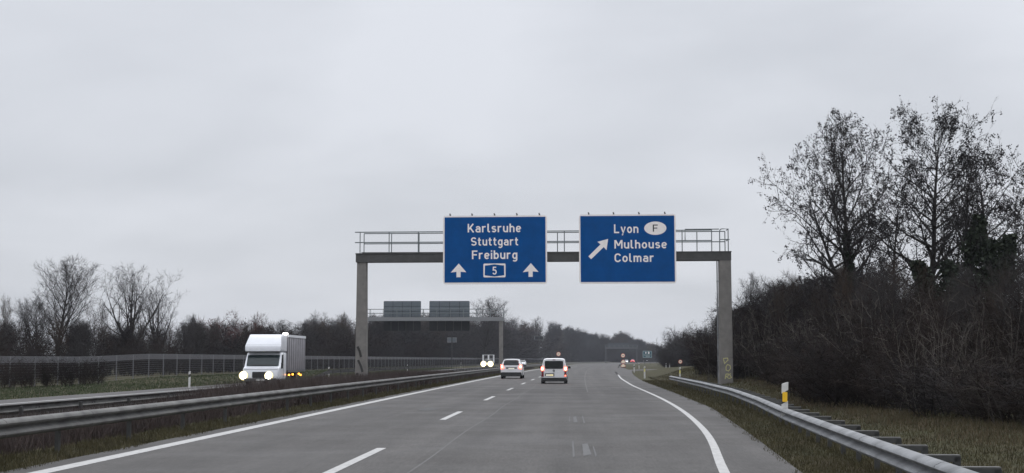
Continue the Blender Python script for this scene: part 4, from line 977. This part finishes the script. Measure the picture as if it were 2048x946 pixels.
def make_tree(name, seed, H, prof, tr, nl, lfrom, el0, el1, nsub=8, nter=5, ntw=5, tw_len=0.5, tw_w=0.014, leaf=0, leaf_sz=0.08, lean=(0, 0), up=0.10, twig=None, fork=0, ivy=0.0, bark=None, wig=0.07):
    T = Tree(seed); r = T.r; d0 = Vector((lean[0], lean[1], 1)); trunks = []
    pts = T.path((0, 0, -0.2), d0, H * 0.93, 11, wig, 0.03); trunks.append((pts, tr, 0.0))
    for k in range(fork):
        u = r.uniform(0.18, 0.38); p, d = sample(pts, u); nd = dir_from(d, R(r.uniform(16, 28)), r)
        trunks.append((T.path(p, nd, H * (0.93 - u) * r.uniform(0.8, 1.0), 9, wig, 0.06), tr * 0.62, u))
    az = r.uniform(0, 6)
    for pts, rad, base in trunks:
        T.tube(pts, rad, 0.02, 8, T.thick)
        cnt = int(nl * (0.55 if base else 1.0))
        for i in range(cnt):
            u = lfrom + (1 - lfrom) * (i + r.random()) / cnt if not base else 0.15 + 0.85 * (i + r.random()) / cnt
            u = min(u, 0.995); p, d = sample(pts, u); hfrac = p.z / H
            az += 2.4 + r.uniform(-0.5, 0.5); el = R(el0 + (el1 - el0) * hfrac + r.uniform(-12, 12))
            L = prof(hfrac) * H * r.uniform(0.65, 1.12)
            if L < 0.25: continue
            nd = Vector((math.cos(az) * math.cos(el), math.sin(az) * math.cos(el), math.sin(el)))
            lp = T.path(p, nd, L, 7, 0.13, up); rl = max(0.012, min(rad * (1 - u) * 0.6 + 0.01, 0.03 * L + 0.005))
            T.tube(lp, rl, 0.006, 5, T.thick)
            ns = max(3, int(nsub * (0.5 + 0.5 * L / (0.3 * H))))
            for j in range(ns):
                v = 0.15 + 0.85 * (j + r.random()) / ns; v = min(v, 0.99); q, e = sample(lp, v)
                L2 = L * 0.42 * (1.15 - 0.6 * v) * r.uniform(0.6, 1.2) + 0.25
                sp = T.path(q, dir_from(e, R(r.uniform(25, 60)), r) + Vector((0, 0, 0.15)), L2, 4, 0.16, 0.08)
                T.ribbon(sp, rl * 0.75 + 0.008, 0.008); T.ribbon(sp, rl * 0.6 + 0.008, 0.008)
                for k in range(nter):
                    w = 0.15 + 0.85 * (k + r.random()) / nter; w = min(w, 0.99); q2, e2 = sample(sp, w)
                    L3 = L2 * 0.4 * r.uniform(0.5, 1.2) + 0.18; nd2 = dir_from(e2, R(r.uniform(20, 60)), r); tp = T.path(q2, nd2, L3, 2, 0.2, 0.06); T.ribbon(tp, 0.016, 0.008)
                    for m in range(ntw):
                        q3, e3 = sample(tp, r.random()); dd = dir_from(e3, R(r.uniform(15, 60)), r); LL = tw_len * r.uniform(0.5, 1.2); T.sliver(q3, dd, LL, tw_w)
                        if leaf and r.random() < leaf * 0.25: T.leaf(q3 + dd * LL * r.uniform(0.5, 1.05), leaf_sz)
                    if leaf and r.random() < leaf:     # clumps of catkins and last leaves at the twig ends
                        for _ in range(r.choice((5, 9, 14))): T.leaf(tp[-1] + T.rv() * r.uniform(0.02, 0.20) - Vector((0, 0, r.uniform(0, 0.16))), leaf_sz)
    root = bpy.data.objects.new(name, None); COL.objects.link(root)
    T.thick.build('trunk', bark or M_BARK, root, 60); T.fine.build('crown', twig or M_TWIG, root)
    if ivy:
        iv = MB(); pts = trunks[0][0]
        for _ in range(int(2600 * ivy)):
            u = r.random() ** 1.2 * 0.62; p, d = sample(pts, u); a = r.uniform(0, 2 * PI); rr = (tr * (1 - u) + 0.10 + 0.32 * r.random() ** 2) * (1.25 - u)
            T.leaf(p + Vector((math.cos(a) * rr, math.sin(a) * rr, r.uniform(-.2, .2))), 0.16, iv)
        iv.build('ivy', M_IVY, root)
    return root
def make_bush(name, seed, H, spread, nst=26, nsub=9, ntw=9, w=0.017, twig=None, leaf=0.0, leaf_sz=0.07, tw=0.55):
    T = Tree(seed); r = T.r
    for i in range(nst):
        a = r.uniform(0, 2 * PI); rr = spread * 0.35 * math.sqrt(r.random()); p = Vector((math.cos(a) * rr, math.sin(a) * rr, -0.1))
        b = r.uniform(0, 2 * PI); out = r.uniform(0.1, 0.75); d = Vector((math.cos(b) * out, math.sin(b) * out, 1)); L = H * r.uniform(0.65, 1.12)
        sp = T.path(p, d, L, 7, 0.13, 0.0); T.ribbon(sp, 0.045, 0.010); T.ribbon(sp, 0.045, 0.010)
        for j in range(nsub):
            u = 0.08 + 0.92 * (j + r.random()) / nsub; u = min(u, .99); q, e = sample(sp, u); L2 = H * 0.30 * r.uniform(0.5, 1.2) * (1.1 - 0.5 * u)
            bp = T.path(q, dir_from(e, R(r.uniform(25, 75)), r), L2, 3, 0.2, 0.02); T.ribbon(bp, 0.022, 0.010)
            for k in range(ntw):
                q2, e2 = sample(bp, r.random()); dd = dir_from(e2, R(r.uniform(20, 70)), r); LL = tw * r.uniform(0.5, 1.3); T.sliver(q2, dd, LL, w)
                if leaf and r.random() < leaf: T.leaf(q2 + dd * LL * r.random(), leaf_sz)
    o = T.fine.build(name, twig or M_TWIG)
    return o
round_prof = lambda h: max(0.0, 0.36 * math.sin(min(1.0, max(0.0, (h - 0.12) / 0.88)) ** 0.75 * PI) ** 0.7) + 0.03
def alder_prof(h): return lerp_tab([(0, .0), (.22, .20), (.36, .38), (.5, .39), (.7, .34), (.86, .25), (1.0, .10)], h)
def cone_prof(h): return lerp_tab([(0, 0), (.24, .20), (.36, .36), (.52, .35), (.68, .29), (.82, .21), (.93, .13), (1.0, .05)], h)
def tall_prof(h): return lerp_tab([(0, 0), (.25, .10), (.45, .24), (.7, .27), (.9, .2), (1, .08)], h)

def place(o, x, y, sc, rz, label, cat, group, z=None):
    o.location = (x, y, (gz(x, y) if z is None else z)); o.rotation_euler = (0, 0, rz); o.scale = sc if hasattr(sc, '__len__') else (sc, sc, sc)
    return tag(o, label, cat, group)

# tall trees above the thicket on the right, each its own shape
def px_x(px, Y): return at(px, 700, Y).x
big = [
 (make_tree('alder_tree', 3, 14.5, lambda h: cone_prof(h) * 0.90, 0.32, 34, 0.24, 12, 50, 9, 5, 6, 0.36, 0.016, leaf=0.85, leaf_sz=0.10, fork=1, ivy=1.6, up=0.05, wig=0.05), 1720, 77, 'tall spreading alder nearest the gantry post, its trunk wrapped in ivy', 2.3),
 (make_tree('alder_tree', 8, 15.1, lambda h: cone_prof(h) * 0.98, 0.27, 34, 0.34, 14, 46, 9, 5, 6, 0.36, 0.015, leaf=0.85, leaf_sz=0.10, fork=0, lean=(0.05, 0), up=0.05, wig=0.05), 1850, 78, 'tallest alder of the group, with one straight dark trunk', 4.6 + 1.7),
 (make_tree('alder_tree', 21, 11.4, lambda h: tall_prof(h) * 0.9, 0.18, 24, 0.42, 14, 46, 7, 4, 4, 0.34, 0.015, leaf=0.7, leaf_sz=0.09, fork=0, up=0.05, wig=0.05), 1784, 84, 'slimmer alder with dense clumps, between the two tallest ones', 4.1),
 (make_tree('alder_tree', 34, 12.2, cone_prof, 0.23, 28, 0.34, 12, 46, 8, 5, 4, 0.34, 0.015, leaf=0.85, leaf_sz=0.10, fork=0, lean=(0.05, 0), up=0.05, wig=0.06), 1985, 76, 'alder at the edge of the picture with branches reaching over the ivy tree', 0.4),
 (make_tree('alder_tree', 61, 11.6, cone_prof, 0.23, 26, 0.34, 12, 46, 8, 5, 4, 0.34, 0.015, leaf=0.85, leaf_sz=0.10, fork=0, up=0.05, wig=0.06), 2078, 82, 'alder cut by the right edge of the picture, only its left branches showing', 1.1),
]
for o, px, Y, lb, rz in big: place(o, px_x(px, Y), Y, (0.80, 0.80, 1.0) if px < 1730 else 1.0, rz, lb, 'tree', 'tall alders on the right')
# stubby tree covered in ivy
T = make_tree('ivy_tree', 55, 7.4, lambda h: 0.22 if h > 0.35 else 0.0, 0.26, 16, 0.4, 25, 65, 6, 4, 4, 0.4, 0.02, fork=1, ivy=0.6)
iv = MB(); TT = Tree(77); r_ = TT.r
for bx_, by_, bz_, h_, rad in [(0, 0, 0, 6.0, 0.75), (0.6, 0.1, 2.8, 2.8, 0.5), (-0.7, -0.1, 2.5, 2.3, 0.5), (-1.5, 0, 3.3, 1.5, 0.45), (1.1, 0.2, 3.8, 2.0, 0.42), (0.2, 0, 4.8, 1.7, 0.35)]:
    for _ in range(1500):
        u = r_.random(); a = r_.uniform(0, 2 * PI); q = rad * (1.1 - 0.6 * u) * math.sqrt(r_.random()) * r_.choice((0.8, 1.0, 1.25))
        TT.leaf(Vector((bx_ + math.cos(a) * q + bx_ * 0.35 * u, by_ + math.sin(a) * q, bz_ + u * h_)), 0.17, iv)
iv.build('ivy', M_IVY, T)
place(T, px_x(1950, 62), 62, 1.18, 0.0, 'stubby dark tree smothered in ivy at the right', 'tree', None)

# prototypes of the plain bare trees
PROT = [make_tree('bare_tree', 101, 10, round_prof, 0.17, 30, 0.22, 18, 62, 8, 5, 5, 0.5, 0.016, fork=2),
        make_tree('bare_tree', 102, 10, round_prof, 0.15, 30, 0.25, 25, 66, 8, 5, 5, 0.5, 0.016, fork=1, twig=M_TWIGG),
        make_tree('bare_tree', 103, 10, tall_prof, 0.14, 30, 0.25, 35, 70, 7, 5, 5, 0.5, 0.016, fork=1, twig=M_TWIGB),
        make_tree('bare_tree', 104, 10, lambda h: round_prof(h) * 0.9, 0.18, 26, 0.3, 30, 62, 8, 5, 5, 0.55, 0.016, fork=3, twig=M_TWIG),
        make_tree('bare_tree', 105, 10, lambda h: round_prof(h) * 0.85, 0.16, 30, 0.15, 20, 60, 8, 5, 5, 0.5, 0.02, leaf=0.7, leaf_sz=0.2, fork=1, twig=M_TWIGG)]
used = set()
def tree(k, x, y, h, label, group, rz=None, wid=1.0):
    rz = rng.uniform(0, 6.28) if rz is None else rz; s = h / 10.0; sc = (s * wid, s * wid, s)
    p = PROT[k]
    if k not in used:
        used.add(k); o = p
    else: o = dup(p, (0, 0, 0))
    place(o, x, y, sc, rz, label, 'tree', group)
    if group is None and 'group' in o: del o['group']
    return o
# the trees that stand out above the far wood on the left
tree(1, px_x(112, 126), 126, 9.7, 'lone tall bare tree above the fence at the far left, with a fan of twigs', None, 0.6, 1.05)
OPEN = make_tree('bare_tree', 131, 10, lambda h: round_prof(h) * 0.9, 0.2, 13, 0.35, 35, 62, 7, 4, 4, 0.5, 0.016, fork=4, twig=M_TWIGG)
PROT.append(OPEN)
tree(5, px_x(262, 150), 150, 10.9, 'broad bare tree with several thick stems above the fence on the left', None, 2.2, 1.15)
tree(5, px_x(312, 152), 152, 8.8, 'bare tree leaning right beside the broad many stemmed one', None, 4.0, 1.0)
tree(2, px_x(200, 165), 165, 7.4, 'thin pale bare tree between the two tall ones on the left', None, 1.0, 0.9)
tree(2, px_x(12, 150), 150, 7.2, 'faint slim bare tree at the left edge of the picture', None, 3.0, 0.7)
tree(0, px_x(72, 108), 108, 5.6, 'short gnarled bare tree with crooked forks at the far left', None, 5.0, 1.0)
tree(1, px_x(968, 330), 330, 14.6, 'rounded bare crown rising behind the end of the middle gantry', None, 0.4, 1.1)
LB = 'bare grey brown tree in the long wood behind the wire fence'
# wood behind the fence, from the left edge to the bend
y = 100.0
while y < 780:
    for row in range(2):
        L = 41 + row * 11 + rng.uniform(-3, 3); yy = y + rng.uniform(-2, 2) * (1 + y / 250)
        x = sh(yy) * (1 if yy < 600 else 0.9) - L
        kk = rng.choice((0, 1, 2, 3, 4, 2, 1)); h = lerp_tab([(100, 3.8), (160, 4.8), (221, 6.7), (300, 9.0), (450, 13.0), (600, 17.0), (780, 16)], yy) * rng.uniform(0.84, 1.14) * (0.86 if kk in (0, 4) else 1.0) + row * 0.3
        tree(kk, x, yy, h, LB, 'bare trees behind the wire fence', None, rng.uniform(0.9, 1.25))
    y += 5.2 * (1 + max(0, y - 160) / 200)
# the wood closing the view where the motorway bends away
for i in range(56):
    px = 1105 + i * 3.9 + rng.uniform(-3, 3); Y = 820 + rng.uniform(-40, 90)
    ht = lerp_tab([(1110, 18.5), (1150, 17), (1200, 13.5), (1250, 15), (1300, 9.5), (1330, 9)], px) * rng.uniform(0.85, 1.12)
    tree(rng.choice((0, 1, 4, 4, 2)), px_x(px, Y), Y, ht, 'hazy bare tree in the far wood that closes the bend', 'hazy trees at the bend', None, rng.uniform(1.0, 1.5))
# trees in and behind the thicket on the right
for i in range(26):
    Y = rng.uniform(70, 120); X = rng.uniform(17, 40) if Y < 95 else rng.uniform(16, 40)
    tree(rng.choice((0, 1, 2, 3)), X, Y, rng.uniform(3.9, 5.3) + (0.8 if X < 20 and Y > 92 else 0), 'bare tree growing out of the dark thicket on the right', 'bare trees in the right thicket', None, rng.uniform(0.8, 1.1))
for i in range(30):
    Y = 34 + i * 2.4; X = 11.0 + 2.3 * smooth((Y - 50) / 12) * smooth((86 - Y) / 6) + rng.uniform(0, 4.5)
    tree(rng.choice((1, 2, 2)), X, Y, lerp_tab([(34, 3.2), (60, 4.3), (80, 4.9), (106, 5.2)], Y) * rng.uniform(0.85, 1.2), 'thin sapling standing up out of the dark thicket on the right', 'saplings in the right thicket', None, rng.uniform(0.6, 0.9))
for i in range(20):
    Y = 125 + i * 7.0; X = 19 + rng.uniform(0, 9) + (Y - 125) * 0.035
    if 222 < Y < 238: continue
    tree(rng.choice((0, 1, 3, 4)), X, Y, rng.uniform(7.2, 9.4), 'bare tree in the dark copse beyond the slip road', 'bare trees in the copse beyond the slip road', None, rng.uniform(0.9, 1.2))

# bushes
BP = [make_bush('bare_bush', 201, 4.0, 3.2, 30, 10, 10, 0.020, M_TWIG, 0.15, 0.08), make_bush('bare_bush', 202, 4.0, 3.4, 30, 10, 10, 0.020, M_TWIGK, 0.3, 0.08),
      make_bush('bare_bush', 203, 4.0, 3.0, 34, 10, 10, 0.020, M_TWIGK, 0.0), make_bush('bare_bush', 204, 4.0, 3.4, 28, 10, 10, 0.02, M_TWIGR, 0.4, 0.10)]
BP.append(make_bush('bare_bush', 205, 4.2, 4.2, 16, 5, 3, 0.018, P('pale grey stems', (0.085, 0.075, 0.066), 0.95, rand=0.3, spec=0.1)))
bused = set()
def bush(k, x, y, sc, label, group):
    if k not in bused: bused.add(k); o = BP[k]
    else:
        o = BP[k].copy(); COL.objects.link(o)
    place(o, x, y, sc, rng.uniform(0, 6.28), label, 'bush', group); return o
# thicket along the right verge
for i in range(26):
    Y = 30 + i * 2.3; X = 9.4 + 2.3 * smooth((Y - 50) / 12) * smooth((86 - Y) / 6) + rng.uniform(-0.3, 2.0); sz = rng.uniform(0.6, 1.05) * lerp_tab([(30, 0.7), (60, 0.9), (90, 1.1)], Y)
    bush(4, X, Y, (sz * 0.9, sz * 0.9, sz), 'thin bush of pale arching stems at the front of the right thicket', 'pale stemmed bushes of the right thicket')
y = 27.0
while y < 100:
    for row, (dx, hh) in enumerate(((0.0, 0.62), (2.3, 0.95), (4.8, 1.15))):
        yy = y + rng.uniform(-0.7, 0.7); front = 8.9 + 0.9 * smooth((yy - 60) / 30) + (0.6 if yy < 40 else 0) + 2.3 * smooth((yy - 50) / 12) * smooth((86 - yy) / 6) + rng.uniform(-0.4, 0.5)
        s = hh * lerp_tab([(27, 0.60), (50, 0.78), (80, 1.0), (100, 1.1)], yy) * rng.uniform(0.68, 1.22)
        bush(rng.choice((0, 1, 1, 2, 2)), front + dx, yy, (max(0.8, s) * 0.95, max(0.8, s) * 0.95, s), 'leafless dark bush in the thicket beside the right guard rail', 'bushes of the right thicket')
    y += 2.1
for i in range(30):
    Y = 105 + i * 6.2; X = 17.3 + (Y - 105) * 0.022 + rng.uniform(-0.6, 0.6)
    if Y > 222: X = 17.5 + rng.uniform(0, 1.5) + (Y - 222) * 0.08
    for dx, hh in ((0, 1.1), (3.4, 1.6)):
        if 200 < Y < 240 and dx == 0: continue
        s = hh * rng.uniform(0.85, 1.15); bush(rng.choice((0, 0, 1, 2)), X + dx, Y + (34 if Y > 200 else 0), (s * 1.1, s * 1.1, s), 'leafless dark bush at the foot of the copse beyond the slip road', 'bushes of the copse beyond the slip road')
for i in range(40):
    px = 1100 + i * 5.6 + rng.uniform(-2, 2); Y = 790 + rng.uniform(-20, 20); s = lerp_tab([(1100, 2.6), (1200, 2.1), (1300, 1.5)], px) * rng.uniform(0.8, 1.1)
    bush(rng.choice((0, 0, 2)), px_x(px, Y), Y, (s * 1.3, s * 1.3, s), 'hazy bush at the foot of the far wood that closes the bend', 'hazy bushes at the bend')
# bushes under the trees behind the fence
y = 78.0
while y < 620:
    X = sh(y) - 36.5 - rng.uniform(0, 1.5); s = rng.uniform(0.55, 0.85) * (1 + 0.5 * smooth((y - 120) / 150)); w = s * (1 + y / 500)
    bush(rng.choice((0, 1, 2, 0)), X, y, (w, w, s), 'low bush behind the wire fence', 'bushes behind the wire fence')
    s2 = s * 1.5 * (1 + 0.9 * smooth((y - 200) / 300))
    bush(rng.choice((0, 1, 2, 1)), X - 4.5, y + 1.0, (s2 * (1 + y / 500), s2 * (1 + y / 500), s2), 'tall bush under the trees behind the wire fence', 'tall bushes behind the wire fence')
    y += 3.4 * (1 + y / 230)
for px, Y, s in ((445, 170, 1.5), (455, 178, 1.7), (830, 330, 1.7)):
    bush(3, px_x(px, Y), Y, (s, s, s), 'reddish brown bush behind the fence and the delivery truck' if px < 600 else 'reddish brown bush behind the middle gantry', 'reddish bushes' if px < 600 else None)
for px, Y in ((15, 78), (60, 80), (100, 83), (140, 84), (172, 88), (192, 92)):
    bush(2, px_x(px, Y) + 0.0, Y, (0.42, 0.42, 0.40), 'low dark shrub at the foot of the fence on the far left', 'low shrubs at the fence foot')

# ------------------------------------------------------------------ grass and weeds (uncountable)
def blades(name, m, n, pos, hmin, hmax, w, label, seed):
    r = np.random.default_rng(seed); XY = np.array([pos(r) for _ in range(n)])
    z = np.array([gz(a, b) for a, b in XY]); h = r.uniform(hmin, hmax, n) * (0.5 + 0.5 * r.random(n) if name != 'median_weeds' else (0.8 + 0.2 * r.random(n)) * np.array([1 + 0.95 * smooth((b - 38) / 14.0) * smooth((150 - b) / 60.0) for a, b in XY])); a = r.uniform(0, 2 * PI, n); ln = r.normal(0, 0.35, (n, 2)) * h[:, None]
    ww = w * (1 + XY[:, 1] / 60)
    v = np.zeros((n, 3, 3)); dx, dy = np.cos(a) * ww / 2, np.sin(a) * ww / 2
    v[:, 0] = np.c_[XY[:, 0] - dx, XY[:, 1] - dy, z - 0.01]; v[:, 1] = np.c_[XY[:, 0] + dx, XY[:, 1] + dy, z - 0.01]; v[:, 2] = np.c_[XY[:, 0] + ln[:, 0], XY[:, 1] + ln[:, 1], z + h]
    me = bpy.data.meshes.new(name); me.from_pydata(v.reshape(-1, 3).tolist(), [], np.arange(3 * n).reshape(-1, 3).tolist()); me.materials.append(m)
    tag(link(name, me), label, 'grass', kind='stuff')
def near_y(r, a, b): return a * (b / a) ** r.random()
def p_right(r):
    y = near_y(r, 8, 110); return (edge_r(y) - 0.10 + 0.10 * math.sin(y * 1.7) * math.sin(y * 0.53) + r.random() ** 1.0 * 2.2, y)
def p_right2(r):
    y = near_y(r, 10, 130); return (edge_r(y) + 1.0 + r.random() * 5.0, y)
def p_left(r):
    y = near_y(r, 10, 200); return (sh(y) - 8.0 + 0.08 * math.sin(y * 1.3) - r.random() * 1.4, y)
def p_med(r):
    y = near_y(r, 10, 260); return (sh(y) - 9.4 - 3.2 * r.random() ** 0.7, y)
def p_far(r):
    y = near_y(r, 45, 260); return (sh(y) - 22.8 - r.random() * 10, y)
blades('verge_grass', M_GRASSB, 60000, p_right, 0.04, 0.13, 0.009, 'short olive grass between the asphalt and the right guard rail', 1)
blades('bank_grass', M_GRASSB, 80000, p_right2, 0.04, 0.14, 0.011, 'olive grass behind the right guard rail', 2)
def p_foot(r):
    y = near_y(r, 24, 105); return (8.0 + 2.3 * smooth((y - 50) / 12) * smooth((86 - y) / 6) + r.normal(0, 0.5) + 0.4 * math.sin(y * 0.9), y)
blades('dead_stalks', P('dead stalks', (0.10, 0.078, 0.05), 0.95, vary=0.4, scale=1.0, spec=0.1), 6000, p_foot, 0.08, 0.28, 0.009, 'pale dead stalks along the foot of the right thicket', 8)
blades('median_grass', M_GRASSB, 40000, p_left, 0.05, 0.18, 0.011, 'dark grass at the foot of the left guard rail', 3)
blades('median_weeds', M_DRY, 110000, p_med, 0.34, 0.56, 0.013, 'dry brown weeds filling the median between the rails', 4)
blades('far_verge_grass', M_GRASS, 40000, p_far, 0.05, 0.16, 0.02, 'green grass between the oncoming carriageway and the fence', 5)

# ------------------------------------------------------------------ thin winter haze
hm = bpy.data.materials.new('haze'); hm.use_nodes = True; hn = hm.node_tree; hn.nodes.remove(hn.nodes['Principled BSDF'])
pv = hn.nodes.new('ShaderNodeVolumePrincipled'); pv.inputs['Color'].default_value = (0.86, 0.90, 1.0, 1); pv.inputs['Density'].default_value = 0.00014; pv.inputs['Anisotropy'].default_value = 0.2
hn.links.new(pv.outputs[0], hn.nodes['Material Output'].inputs['Volume'])
hz = MB().box(-420, 520, -70, 1350, -1.6, 24).build('haze', hm); tag(hz, 'thin grey winter haze', 'haze', kind='stuff')
